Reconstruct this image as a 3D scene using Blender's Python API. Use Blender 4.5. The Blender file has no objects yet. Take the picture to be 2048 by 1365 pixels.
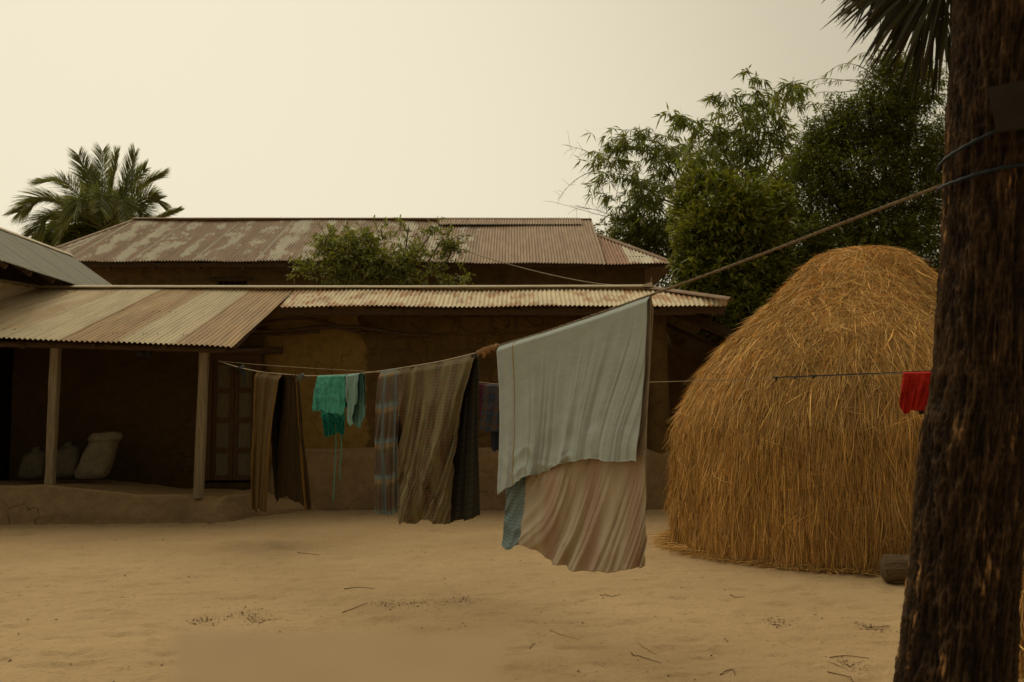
import bpy, math, random
import numpy as np
from mathutils import Vector
random.seed(7)
rs = np.random.RandomState(11)
sc = bpy.context.scene
col = sc.collection

# ------------------------------------------------------------------ camera
FPX = 1991.1
PITCH = math.atan(157.5 / FPX)
CAM = np.array([0, 0, 1.5])
cd = bpy.data.cameras.new('camera')
cam = bpy.data.objects.new('camera', cd)
col.objects.link(cam)
cam.location = CAM
cam.rotation_euler = (math.pi / 2 + PITCH, 0, 0)
cd.lens = 35.0
cd.sensor_width = 36.0
cd.clip_start = 0.02
cd.clip_end = 3000
cd.dof.use_dof = True
cd.dof.focus_distance = 9.5
cd.dof.aperture_fstop = 5.0
sc.camera = cam

# ------------------------------------------------------------------ sky, sun, exposure
SUN_AZ, SUN_EL = math.radians(-28), math.radians(55)      # azimuth from +Y towards +X
sdir = Vector((math.sin(SUN_AZ) * math.cos(SUN_EL), math.cos(SUN_AZ) * math.cos(SUN_EL), math.sin(SUN_EL)))
w = bpy.data.worlds.new('World')
sc.world = w
w.use_nodes = True
nt = w.node_tree
nt.nodes.clear()
sky = nt.nodes.new('ShaderNodeTexSky')
sky.sky_type = 'NISHITA'
sky.sun_disc = False
sky.sun_elevation = SUN_EL
sky.sun_rotation = SUN_AZ
sky.dust_density = 8.0
sky.air_density = 1.5
tcn = nt.nodes.new('ShaderNodeTexCoord')
dotn = nt.nodes.new('ShaderNodeVectorMath'); dotn.operation = 'DOT_PRODUCT'
gaz, gel = math.radians(-20), math.radians(9)
dotn.inputs[1].default_value = (math.sin(gaz) * math.cos(gel), math.cos(gaz) * math.cos(gel), math.sin(gel))
nt.links.new(tcn.outputs['Generated'], dotn.inputs[0])
mr = nt.nodes.new('ShaderNodeMapRange')
mr.inputs['From Min'].default_value = -1
mr.inputs['From Max'].default_value = 1
nt.links.new(dotn.outputs['Value'], mr.inputs['Value'])
rp = nt.nodes.new('ShaderNodeValToRGB')
rp.color_ramp.interpolation = 'B_SPLINE'
els = [(0.0, (.20, .17, .11)), (.5, (.34, .30, .20)), (.80, (.49, .435, .30)), (.90, (.61, .54, .385)), (.955, (.84, .76, .565)), (1.0, (.90, .82, .62))]
while len(rp.color_ramp.elements) < len(els):
    rp.color_ramp.elements.new(.5)
for e, (p_, c_) in zip(rp.color_ramp.elements, els):
    e.position = p_; e.color = (*c_, 1)
nt.links.new(mr.outputs[0], rp.inputs[0])
sc10 = nt.nodes.new('ShaderNodeVectorMath'); sc10.operation = 'SCALE'
sc10.inputs['Scale'].default_value = 10.0
nt.links.new(rp.outputs[0], sc10.inputs[0])
mx = nt.nodes.new('ShaderNodeMix'); mx.data_type = 'RGBA'
mx.inputs['Factor'].default_value = 0.93       # thick haze in front of the clear sky
nt.links.new(sky.outputs[0], mx.inputs[6])
nt.links.new(sc10.outputs[0], mx.inputs[7])
bg = nt.nodes.new('ShaderNodeBackground')
bg.inputs['Strength'].default_value = 0.1
nt.links.new(mx.outputs[2], bg.inputs[0])
wo = nt.nodes.new('ShaderNodeOutputWorld')
nt.links.new(bg.outputs[0], wo.inputs[0])

ld = bpy.data.lights.new('sun', 'SUN')
ld.energy = 1.5
ld.angle = math.radians(60)
ld.color = (1.0, .87, .60)
sun = bpy.data.objects.new('sun', ld)
col.objects.link(sun)
sun.rotation_euler = (-sdir).to_track_quat('-Z', 'Y').to_euler()
sun.location = (0, 0, 30)

sc.view_settings.view_transform = 'Standard'
sc.view_settings.look = 'None'
sc.view_settings.gamma = 1
sc.view_settings.exposure = 0.0
sc.view_settings.use_curve_mapping = False

# ------------------------------------------------------------------ geometry helpers
def P(px, py, Y):
    u = (px - 1024) / FPX; v = (682.5 - py) / FPX
    dy = math.cos(PITCH) - v * math.sin(PITCH); dz = math.sin(PITCH) + v * math.cos(PITCH)
    t = Y / dy
    return np.array([u * t, Y, 1.5 + dz * t])

def PA(px, py, Y):
    px = np.asarray(px, float); py = np.asarray(py, float); Y = np.asarray(Y, float)
    u = (px - 1024) / FPX; v = (682.5 - py) / FPX
    dy = math.cos(PITCH) - v * math.sin(PITCH); dz = math.sin(PITCH) + v * math.cos(PITCH)
    t = Y / dy
    return np.stack([u * t, Y + 0 * u, 1.5 + dz * t], -1)

def ground_at(px, py, h=0.0):
    u = (px - 1024) / FPX; v = (682.5 - py) / FPX
    dy = math.cos(PITCH) - v * math.sin(PITCH); dz = math.sin(PITCH) + v * math.cos(PITCH)
    t = (h - 1.5) / dz
    return np.array([u * t, dy * t, h])

_T = rs.rand(64, 64, 64).astype(np.float32)
def vnoise(p):
    p = np.asarray(p, float)
    i = np.floor(p).astype(int); f = p - i
    f = f * f * (3 - 2 * f)
    i = i % 64; j = (i + 1) % 64
    x0, y0, z0 = i[..., 0], i[..., 1], i[..., 2]; x1, y1, z1 = j[..., 0], j[..., 1], j[..., 2]
    fx, fy, fz = f[..., 0], f[..., 1], f[..., 2]
    a = _T[x0, y0, z0] * (1 - fx) + _T[x1, y0, z0] * fx
    b = _T[x0, y1, z0] * (1 - fx) + _T[x1, y1, z0] * fx
    c = _T[x0, y0, z1] * (1 - fx) + _T[x1, y0, z1] * fx
    d = _T[x0, y1, z1] * (1 - fx) + _T[x1, y1, z1] * fx
    return ((a * (1 - fy) + b * fy) * (1 - fz) + (c * (1 - fy) + d * fy) * fz) * 2 - 1

def fbm(p, o=4):
    p = np.asarray(p, float); s = 0; a = .5
    for k in range(o):
        s = s + a * vnoise(p * 2 ** k + k * 17.3); a *= .5
    return s

def sstep(a, b, x):
    t = np.clip((np.asarray(x, float) - a) / (b - a), 0, 1)
    return t * t * (3 - 2 * t)

ORG = {}
def org(o):
    return ORG.get(o.name, np.zeros(3)) if o else np.zeros(3)

def tag(o, label=None, cat=None, group=None, kind=None):
    if label: o['label'] = label
    if cat: o['category'] = cat
    if group: o['group'] = group
    if kind: o['kind'] = kind
    return o

def thing(name, label, cat, loc=(0, 0, 0), group=None):
    o = bpy.data.objects.new(name, None)
    col.objects.link(o)
    o.location = loc
    o.empty_display_size = .2
    ORG[o.name] = np.array(loc, float)
    return tag(o, label, cat, group)

def mesh(name, V, F, mat, parent=None, loc=None, smooth=False, uv=None, colr=None, mats=None, mi=None):
    """V world coordinates; F: int array (n,3)/(n,4) or list of lists"""
    V = np.asarray(V, float).reshape(-1, 3)
    if parent is not None:
        o0 = org(parent)
    else:
        o0 = np.array(loc, float) if loc is not None else np.zeros(3)
    L = V - o0
    me = bpy.data.meshes.new(name)
    if isinstance(F, np.ndarray):
        n, k = F.shape
        me.vertices.add(len(L)); me.vertices.foreach_set('co', L.astype(np.float32).ravel())
        me.loops.add(n * k); me.loops.foreach_set('vertex_index', F.astype(np.int32).ravel())
        me.polygons.add(n); me.polygons.foreach_set('loop_start', np.arange(0, n * k, k, dtype=np.int32))
        me.polygons.foreach_set('loop_total', np.full(n, k, np.int32))
        me.update(calc_edges=True)
    else:
        me.from_pydata(L.tolist(), [], [list(f) for f in F])
    if uv is not None:
        ul = me.uv_layers.new(name='UVMap')
        idx = np.empty(len(me.loops), np.int32); me.loops.foreach_get('vertex_index', idx)
        ul.data.foreach_set('uv', np.asarray(uv, np.float32)[idx].ravel())
    if colr is not None:
        ca = me.color_attributes.new('col', 'FLOAT_COLOR', 'POINT')
        c = np.ones((len(L), 4), np.float32); c[:, :3] = colr
        ca.data.foreach_set('color', c.ravel())
    if smooth:
        me.polygons.foreach_set('use_smooth', np.ones(len(me.polygons), bool))
    me.materials.append(mat)
    if mats:
        for m_ in mats: me.materials.append(m_)
        me.polygons.foreach_set('material_index', np.asarray(mi, np.int32))
    me.update()
    o = bpy.data.objects.new(name, me)
    col.objects.link(o)
    if parent is not None:
        o.parent = parent
    else:
        o.location = o0
    ORG[o.name] = o0
    return o

class MB:
    def __init__(s): s.V = []; s.F = []
    def add(s, V, F):
        b = len(s.V); s.V += [tuple(map(float, v)) for v in V]; s.F += [tuple(int(i) + b for i in f) for f in F]
    def box(s, c, d, R=None, bev=0.0):
        c = np.array(c, float); hx, hy, hz = [x / 2 for x in d]
        if bev <= 0:
            v = np.array([(x, y, z) for x in (-hx, hx) for y in (-hy, hy) for z in (-hz, hz)])
            F = [(0, 1, 3, 2), (4, 6, 7, 5), (0, 4, 5, 1), (2, 3, 7, 6), (0, 2, 6, 4), (1, 5, 7, 3)]
        else:
            b = bev; v = []; F = []
            for z, i in ((-hz, b), (-hz + b, 0), (hz - b, 0), (hz, b)):
                for (sx, sy) in ((-1, -1), (1, -1), (1, 1), (-1, 1)):
                    ax, ay = hx - i, hy - i
                    if sx * sy > 0: q = [(sx * ax, sy * (ay - b)), (sx * (ax - b), sy * ay)]
                    else: q = [(sx * (ax - b), sy * ay), (sx * ax, sy * (ay - b))]
                    if (sx, sy) == (-1, -1): q = [(-ax, -ay + b), (-ax + b, -ay)]
                    if (sx, sy) == (1, -1): q = [(ax - b, -ay), (ax, -ay + b)]
                    if (sx, sy) == (1, 1): q = [(ax, ay - b), (ax - b, ay)]
                    if (sx, sy) == (-1, 1): q = [(-ax + b, ay), (-ax, ay - b)]
                    v += [(x, y, z) for x, y in q]
            for k in range(3):
                for j in range(8):
                    F.append((k * 8 + j, k * 8 + (j + 1) % 8, k * 8 + 8 + (j + 1) % 8, k * 8 + 8 + j))
            F.append(tuple(range(7, -1, -1))); F.append(tuple(range(24, 32)))
            v = np.array(v)
        if R is not None: v = v @ np.array(R).T
        s.add(v + c, F)
    def tube(s, pts, r, seg=8, cap=True):
        V, F = tube_arr(pts, r, seg, cap); s.add(V, F)
    def build(s, name, mat, parent=None, **k):
        return mesh(name, s.V, s.F, mat, parent, **k)

def tube_arr(pts, r, seg=8, cap=True):
    pts = np.asarray(pts, float); n = len(pts)
    r = np.broadcast_to(np.asarray(r, float), (n,)) if np.ndim(r) < 2 else np.asarray(r)
    t = np.gradient(pts, axis=0); t /= np.linalg.norm(t, axis=1)[:, None] + 1e-9
    ref = np.array([0, 0, 1.]) if abs(t[:, 2]).mean() < .8 else np.array([0, 1., 0])
    a = np.cross(t, ref); a /= np.linalg.norm(a, axis=1)[:, None] + 1e-9
    b = np.cross(t, a)
    th = np.arange(seg) / seg * 2 * np.pi
    rr = r[:, None] if r.ndim == 1 else r
    V = pts[:, None] + (rr * np.cos(th)[None])[..., None] * a[:, None] + (rr * np.sin(th)[None])[..., None] * b[:, None]
    F = []
    for i in range(n - 1):
        for j in range(seg):
            F.append((i * seg + j, i * seg + (j + 1) % seg, (i + 1) * seg + (j + 1) % seg, (i + 1) * seg + j))
    if cap:
        F.append(tuple(range(seg))[::-1]); F.append(tuple((n - 1) * seg + k for k in range(seg)))
    return V.reshape(-1, 3), F

def grid_faces(nu, nv):
    """rows nv x cols nu, vertex index = j*nu+i"""
    i, j = np.meshgrid(np.arange(nu - 1), np.arange(nv - 1))
    a = (j * nu + i).ravel()
    return np.stack([a, a + 1, a + nu + 1, a + nu], 1)

def interp(xs, tab):
    tab = np.asarray(tab, float)
    return np.interp(xs, tab[:, 0], tab[:, 1])

def curve(pts, n=24):
    """Catmull-Rom through points"""
    p = np.asarray(pts, float); p = np.vstack([2 * p[0] - p[1], p, 2 * p[-1] - p[-2]])
    out = []
    m = len(p) - 3
    for t in np.linspace(0, m - 1e-6, n):
        k = int(t); u = t - k
        a, b, c, d = p[k:k + 4]
        out.append(.5 * ((2 * b) + (-a + c) * u + (2 * a - 5 * b + 4 * c - d) * u * u + (-a + 3 * b - 3 * c + d) * u ** 3))
    return np.array(out)

def ribbons(Pts, side, wid):
    """Pts (N,K,3), side (N,3), wid (K,) or (N,K) -> V,F quads"""
    N, K, _ = Pts.shape
    wid = np.broadcast_to(wid, (N, K))
    A = Pts + side[:, None] * wid[..., None] * .5
    B = Pts - side[:, None] * wid[..., None] * .5
    V = np.stack([A, B], 2).reshape(-1, 3)
    base = (np.arange(N) * K * 2)[:, None] + (np.arange(K - 1) * 2)[None]
    base = base.ravel()
    F = np.stack([base, base + 1, base + 3, base + 2], 1)
    return V, F

# ------------------------------------------------------------------ material helpers
class NB:
    def __init__(s, name, rough=.9, spec=.3):
        s.m = bpy.data.materials.new(name); s.m.use_nodes = True
        s.t = s.m.node_tree; s.b = s.t.nodes['Principled BSDF']
        s.b.inputs['Roughness'].default_value = rough
        s.b.inputs['Specular IOR Level'].default_value = spec
    def n(s, typ, **k):
        x = s.t.nodes.new(typ)
        for a, v in k.items(): setattr(x, a, v)
        return x
    def l(s, a, b): s.t.links.new(a, b)
    def val(s, x, inp):
        if isinstance(x, (int, float)): inp.default_value = x
        elif isinstance(x, tuple): inp.default_value = (*x, 1) if len(x) == 3 and inp.type == 'RGBA' else x
        else: s.l(x, inp)
    def math(s, op, a, b=0.0, c=0.0):
        x = s.n('ShaderNodeMath', operation=op); s.val(a, x.inputs[0]); s.val(b, x.inputs[1])
        s.val(c, x.inputs[2]); return x.outputs[0]
    def mix(s, f, a, b, blend='MIX'):
        x = s.n('ShaderNodeMix', data_type='RGBA', blend_type=blend)
        s.val(f, x.inputs[0]); s.val(a, x.inputs[6]); s.val(b, x.inputs[7]); return x.outputs[2]
    def coord(s, kind='Object', scale=(1, 1, 1), rand=False):
        tc = s.n('ShaderNodeTexCoord'); mp = s.n('ShaderNodeMapping')
        s.l(tc.outputs[kind], mp.inputs['Vector']); mp.inputs['Scale'].default_value = scale
        if rand:
            oi = s.n('ShaderNodeObjectInfo'); cm = s.n('ShaderNodeCombineXYZ')
            m_ = s.math('MULTIPLY', oi.outputs['Random'], 57.0)
            for k in range(3): s.l(m_, cm.inputs[k])
            s.l(cm.outputs[0], mp.inputs['Location'])
        return mp.outputs[0]
    def noise(s, vec, scale, detail=4, rough=.55, dist=0.0):
        x = s.n('ShaderNodeTexNoise'); s.l(vec, x.inputs['Vector'])
        x.inputs['Scale'].default_value = scale; x.inputs['Detail'].default_value = detail
        x.inputs['Roughness'].default_value = rough; x.inputs['Distortion'].default_value = dist
        return x.outputs['Fac']
    def ramp(s, f, lo, hi):
        x = s.n('ShaderNodeMapRange'); x.interpolation_type = 'SMOOTHSTEP'
        s.val(f, x.inputs['Value']); s.val(lo, x.inputs['From Min']); s.val(hi, x.inputs['From Max']); return x.outputs[0]
    def attr(s, name='col'):
        x = s.n('ShaderNodeAttribute'); x.attribute_name = name; return x.outputs['Color']
    def base(s, c): s.val(c, s.b.inputs['Base Color']); return s
    def bump(s, h, strength=.5, dist=.01):
        x = s.n('ShaderNodeBump'); s.val(h, x.inputs['Height']); x.inputs['Strength'].default_value = strength
        x.inputs['Distance'].default_value = dist; s.l(x.outputs[0], s.b.inputs['Normal']); return s

def simple(name, c1, c2, scale=8, rough=.85, bump=.4, bd=.01, stretch=(1, 1, 1), spec=.3, rand=True, detail=5, lo=.3, hi=.7):
    b = NB(name, rough, spec); v = b.coord('Object', stretch, rand)
    n = b.noise(v, scale, detail); n2 = b.noise(v, scale * 6, 3)
    b.base(b.mix(b.ramp(n, lo, hi), c1, c2))
    b.bump(b.math('ADD', n, b.math('MULTIPLY', n2, .5)), bump, bd)
    return b.m

def foliage_mat(name, base, trans=.35, rough=.45):
    b = NB(name, rough, .4)
    c = b.mix(1.0, b.attr(), base, 'MULTIPLY')
    b.base(c)
    tr = b.n('ShaderNodeBsdfTranslucent'); b.l(b.mix(1.0, c, (1.3, 1.35, .55), 'MULTIPLY'), tr.inputs[0])
    ms = b.n('ShaderNodeMixShader'); ms.inputs[0].default_value = trans
    out = b.t.nodes['Material Output']
    b.l(b.b.outputs[0], ms.inputs[1]); b.l(tr.outputs[0], ms.inputs[2]); b.l(ms.outputs[0], out.inputs[0])
    return b.m

M = {}
# trampled sandy yard
b = NB('sandy_ground', .95, .15)
v = b.coord('Object')
n1 = b.noise(v, .35, 5, .6); n2 = b.noise(v, 2.2, 6, .65); n3 = b.noise(v, 22, 5, .7); n4 = b.noise(v, 120, 3, .7)
c = b.mix(b.ramp(n1, .35, .7), (.45, .315, .172), (.53, .38, .212))
c = b.mix(b.math('MULTIPLY', b.ramp(n2, .52, .74), .35), c, (.34, .225, .115))
c = b.mix(b.math('MULTIPLY', b.ramp(n3, .57, .69), .5), c, (.22, .14, .07))
n5 = b.noise(v, 8, 7, .75)
c = b.mix(b.math('MULTIPLY', b.ramp(n5, .56, .66), .30), c, (.27, .18, .10))
c = b.mix(b.math('MULTIPLY', b.ramp(n4, .61, .70), .5), c, (.15, .1, .055))
b.base(c)
b.bump(b.math('ADD', b.math('MULTIPLY', n2, 1.2), b.math('ADD', b.math('MULTIPLY', n3, .35), b.math('MULTIPLY', n4, .16))), .75, .05)
M['ground'] = b.m

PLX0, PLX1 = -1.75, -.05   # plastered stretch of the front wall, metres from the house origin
def mudmat(name, plaster, raw, plast_x=None, dark=(.10, .06, .028), courses=True):
    b = NB(name, .95, .05)
    v = b.coord('Object')
    n1 = b.noise(v, 1.1, 6, .65); n2 = b.noise(v, 6, 7, .75); n3 = b.noise(v, 40, 4, .7)
    c = b.mix(b.ramp(n2, .35, .68), raw, tuple(x * 1.35 for x in raw))
    c = b.mix(b.math('MULTIPLY', b.ramp(n1, .5, .7), .6), c, dark)
    if plast_x is not None:
        sx = b.n('ShaderNodeSeparateXYZ'); b.l(v, sx.inputs[0])
        edge = b.math('ADD', sx.outputs[0], b.math('MULTIPLY', b.math('SUBTRACT', n1, .5), 1.1))
        edge = b.math('ADD', edge, b.math('MULTIPLY', b.math('SUBTRACT', n2, .5), .35))
        msk = b.math('MULTIPLY', b.ramp(edge, PLX1 + .02, PLX1 - .02), b.ramp(edge, PLX0 - .02, PLX0 + .02))
        pc = b.mix(b.ramp(n2, .4, .7), plaster, tuple(x * .72 for x in plaster))
        c = b.mix(msk, c, pc)
        c = b.mix(b.math('MULTIPLY', b.ramp(edge, PLX0 + .3, PLX0 - .2), .55), c, (.045, .03, .013))   # porch shade painted into the wall colour
    vo = b.n('ShaderNodeTexVoronoi', feature='DISTANCE_TO_EDGE')
    mp = b.n('ShaderNodeMapping'); mp.inputs['Scale'].default_value = (1.3, 1.3, 1.9)
    wv = b.n('ShaderNodeVectorMath', operation='ADD')
    cn = b.n('ShaderNodeTexNoise'); cn.inputs['Scale'].default_value = 2.5; b.l(v, cn.inputs['Vector'])
    sc_ = b.n('ShaderNodeVectorMath', operation='SCALE'); sc_.inputs['Scale'].default_value = .5
    b.l(cn.outputs['Color'], sc_.inputs[0]); b.l(v, wv.inputs[0]); b.l(sc_.outputs[0], wv.inputs[1])
    b.l(wv.outputs[0], mp.inputs[0]); b.l(mp.outputs[0], vo.inputs['Vector']); vo.inputs['Scale'].default_value = 1.0
    crack = b.ramp(vo.outputs[0], .010, .002)
    crack = b.math('MULTIPLY', crack, b.ramp(b.noise(v, .9, 2), .45, .6))
    c = b.mix(b.math('MULTIPLY', crack, .6), c, tuple(x * .25 for x in raw))
    if name == 'mud_plinth':      # pale dust lies on everything that faces up
        ge = b.n('ShaderNodeNewGeometry'); sn = b.n('ShaderNodeSeparateXYZ'); b.l(ge.outputs['Normal'], sn.inputs[0])
        c = b.mix(b.ramp(sn.outputs[2], .72, .93), c, b.mix(b.ramp(n2, .3, .7), (.44, .30, .155), (.36, .24, .12)))
    b.base(c)
    h = b.math('ADD', b.math('MULTIPLY', n2, .8), b.math('MULTIPLY', n3, .3))
    h = b.math('SUBTRACT', h, b.math('MULTIPLY', crack, .4))
    b.bump(h, .8, .03)
    return b.m
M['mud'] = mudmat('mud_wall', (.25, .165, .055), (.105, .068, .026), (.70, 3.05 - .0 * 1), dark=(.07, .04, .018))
M['mud_back'] = mudmat('mud_wall_back', (.3, .2, .1), (.13, .088, .042), dark=(.09, .06, .03))
M['mud_dark'] = mudmat('mud_wall_shaded', (.1, .06, .03), (.065, .042, .02), dark=(.045, .03, .015))  # mud darkened to carry the shade under the left house's eave
M['mud_plinth'] = mudmat('mud_plinth', (.3, .2, .1), (.23, .158, .085), dark=(.15, .105, .058))

def tin(name, zinc, rust, bias, per_sheet=.25, warm=None, vs=.55, sn=3.2, soft=.05, seam=0.0):
    b = NB(name, .7, .35)
    tc = b.n('ShaderNodeTexCoord'); s = b.n('ShaderNodeSeparateXYZ'); b.l(tc.outputs['UV'], s.inputs[0])
    oi = b.n('ShaderNodeObjectInfo'); rnd = b.math('MULTIPLY', oi.outputs['Random'], 91.0)
    us = b.math('SNAP', s.outputs[0], .038)
    cm = b.n('ShaderNodeCombineXYZ'); b.l(b.math('MULTIPLY', us, 1.0), cm.inputs[0]); b.l(b.math('MULTIPLY', s.outputs[1], vs), cm.inputs[1]); b.l(rnd, cm.inputs[2])
    n1 = b.noise(cm.outputs[0], sn, 5, .62)
    cm2 = b.n('ShaderNodeCombineXYZ'); b.l(b.math('MULTIPLY', s.outputs[0], 3.0), cm2.inputs[0]); b.l(b.math('MULTIPLY', s.outputs[1], .3), cm2.inputs[1]); b.l(rnd, cm2.inputs[2])
    n2 = b.noise(cm2.outputs[0], 4, 4, .6)
    cm3 = b.n('ShaderNodeCombineXYZ'); b.l(s.outputs[0], cm3.inputs[0]); b.l(s.outputs[1], cm3.inputs[1]); b.l(rnd, cm3.inputs[2])
    n3 = b.noise(cm3.outputs[0], 30, 4, .7)
    f = b.math('ADD', b.math('MULTIPLY', n1, 1.0), b.math('MULTIPLY', n2, .35))
    f = b.math('ADD', f, b.math('MULTIPLY', b.math('SUBTRACT', b.math('FRACT', b.math('MULTIPLY', oi.outputs['Random'], 13.7)), .5), per_sheet))
    if seam:
        sd = b.ramp(b.math('ABSOLUTE', b.math('SUBTRACT', s.outputs[0], .40)), .30, .02)
        f = b.math('ADD', f, b.math('MULTIPLY', b.math('SUBTRACT', sd, .4), seam))
    f = b.ramp(f, bias - soft, bias + soft)
    if seam: f = b.math('MAXIMUM', f, b.math('MULTIPLY', b.ramp(s.outputs[0], .055, .035), .65))
    rc = b.mix(b.ramp(n2, .35, .65), rust, tuple(x * .72 for x in rust))
    zc = b.mix(b.ramp(n2, .35, .65), zinc, tuple(x * .8 for x in zinc))
    if warm: zc = b.mix(b.math('FRACT', b.math('MULTIPLY', oi.outputs['Random'], 5.3)), zc, warm)
    c = b.mix(f, rc, zc)
    c = b.mix(b.math('MULTIPLY', b.ramp(n3, .55, .75), .25), c, (.1, .07, .045))
    b.base(c); b.bump(n3, .15, .004)
    return b.m
M['tin_back'] = tin('rusty_tin', (.56, .52, .41), (.335, .22, .145), .73, .10, None, .38, 3.4, .05, .16)
M['tin_hip'] = tin('streaked_hip_tin', (.66, .60, .46), (.36, .19, .11), .66, .5, None, .2, 3.0, .06)
M['tin_back_new'] = tin('brown_rusted_tin', (.50, .385, .27), (.41, .285, .19), .92, .1)
M['tin_front'] = tin('weathered_tin', (.68, .585, .40), (.52, .355, .20), .60, .50, (.68, .54, .34), .16, 2.6, .14)
M['tin_strip'] = tin('sunbleached_tin', (.70, .59, .39), (.46, .26, .135), .62, .1)
M['tin_grey'] = tin('grey_tin', (.30, .295, .24), (.24, .20, .14), .40, .05)
M['cap'] = simple('ridge_cap_tin', (.55, .47, .32), (.42, .33, .2), 3, .6, .15, .005, (1, 4, 4))
M['cap_rust'] = simple('rusty_ridge_cap', (.32, .22, .14), (.22, .13, .08), 2, .7, .15, .005, (1, 4, 4))
M['post'] = simple('weathered_post_wood', (.29, .235, .155), (.19, .15, .095), 5, .85, .5, .006, (6, 6, .6))
M['wood'] = simple('old_dark_wood', (.10, .062, .034), (.055, .034, .018), 7, .85, .5, .008, (1, 6, 6))
M['doorframe'] = simple('red_brown_door_wood', (.10, .052, .022), (.065, .034, .014), 9, .75, .3, .004, (5, 5, .8))
M['doorpanel'] = simple('dusty_door_panel', (.15, .128, .075), (.11, .09, .05), 6, .8, .3, .004, (5, 5, .8))
M['thatch'] = simple('dark_thatch', (.10, .065, .03), (.05, .032, .016), 14, .95, .9, .03, (4, 1, 4))
M['sack'] = simple('woven_plastic_sack', (.10, .085, .055), (.07, .058, .037), 9, .7, .6, .01)
M['sack_pale'] = simple('pale_woven_sack', (.22, .19, .12), (.15, .125, .08), 9, .75, .6, .01)
M['darkcloth'] = simple('dark_rag', (.035, .035, .032), (.02, .02, .02), 9, .9, .6, .01)
M['dark'] = simple('dark_interior', (.02, .014, .008), (.012, .009, .006), 3, .95, .1)
M['log'] = simple('grey_log_bark', (.22, .155, .09), (.10, .07, .04), 10, .9, .9, .02, (1, 6, 6))
M['logend'] = simple('cut_log_end', (.15, .10, .055), (.08, .05, .03), 14, .9, .5, .01)
M['board'] = simple('tan_board_wood', (.33, .22, .105), (.30, .20, .095), 6, .8, .2, .003, (6, 6, .8))
M['rope'] = simple('hemp_rope', (.23, .17, .11), (.13, .095, .06), 60, .95, .8, .004)
M['frayed'] = simple('frayed_orange_rope', (.38, .22, .11), (.26, .145, .065), 40, .95, .8, .004)
M['line'] = simple('thin_nylon_line', (.42, .33, .22), (.3, .24, .16), 20, .7, .2, .002)
M['blueline'] = simple('blue_nylon_line', (.012, .024, .036), (.007, .014, .022), 20, .6, .3, .003)
M['greyknot'] = simple('grey_rag_knot', (.13, .14, .13), (.07, .08, .08), 20, .8, .5, .004)
M['wire'] = simple('slack_wire', (.30, .25, .17), (.2, .17, .12), 20, .6, .1)
M['twig'] = simple('dry_twig', (.20, .12, .06), (.11, .065, .03), 20, .9, .4, .003)
M['twig_pale'] = simple('dry_straw_twig', (.55, .40, .20), (.42, .29, .13), 20, .9, .4, .003)
M['bark_back'] = simple('tree_bark', (.12, .085, .05), (.06, .042, .025), 8, .95, .8, .02, (4, 4, 1))
M['bamboo'] = simple('bamboo_culm', (.16, .17, .06), (.10, .10, .035), 5, .6, .2, .004)
# hay
b = NB('straw', .75, .25)
b.base(b.mix(1.0, b.attr(), (.82, .505, .165), 'MULTIPLY')); M['straw'] = b.m
M['straw_core'] = simple('straw_core', (.20, .115, .04), (.10, .058, .02), 30, .95, 1.0, .03, (3, 3, 1))
M['leaf_bamboo'] = foliage_mat('bamboo_leaf', (.19, .22, .065), .45)
M['leaf_broad'] = foliage_mat('broad_leaf', (.18, .205, .036), .26, .25)
M['leaf_dark'] = foliage_mat('dark_leaf', (.15, .175, .024), .42)
M['leaf_shrub'] = foliage_mat('shrub_leaf', (.19, .21, .065), .35, .4)
M['leaf_coco'] = foliage_mat('coconut_leaf', (.21, .23, .10), .42, .4)
M['leaf_fan'] = foliage_mat('fan_palm_leaf', (.055, .055, .021), .12, .45)

# ------------------------------------------------------------------ ground
def ground_h(x, y):
    h = .016 * fbm(np.stack([x * .8, y * .8, 0 * x], -1), 3) + .011 * fbm(np.stack([x * 4, y * 4, 0 * x + 5], -1), 3)
    foot = vnoise(np.stack([x * 5, y * 7, 0 * x + 9], -1)); ft2 = vnoise(np.stack([x * 9 + 3, y * 12, 0 * x + 19], -1))
    h -= .016 * sstep(.35, .6, foot) + .010 * sstep(.4, .65, ft2) - .008 * sstep(.2, .38, foot) * sstep(.5, .38, foot)
    return h * sstep(40, 24, np.hypot(x, y - 8)) - .002
gx = np.concatenate([-np.geomspace(400, 9.5, 16), np.linspace(-9, 7, 330), np.geomspace(7.5, 400, 16)])
gy = np.concatenate([-np.geomspace(120, 2.5, 8), np.linspace(-2, 4.5, 30), 4.5 + np.linspace(.02, 1, 320) ** 1.6 * 14, np.geomspace(19, 900, 18)])
GX, GY = np.meshgrid(gx, gy)
mesh('ground', np.stack([GX, GY, ground_h(GX, GY)], -1), grid_faces(len(gx), len(gy)), M['ground'], smooth=True)['kind'] = 'structure'

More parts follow.
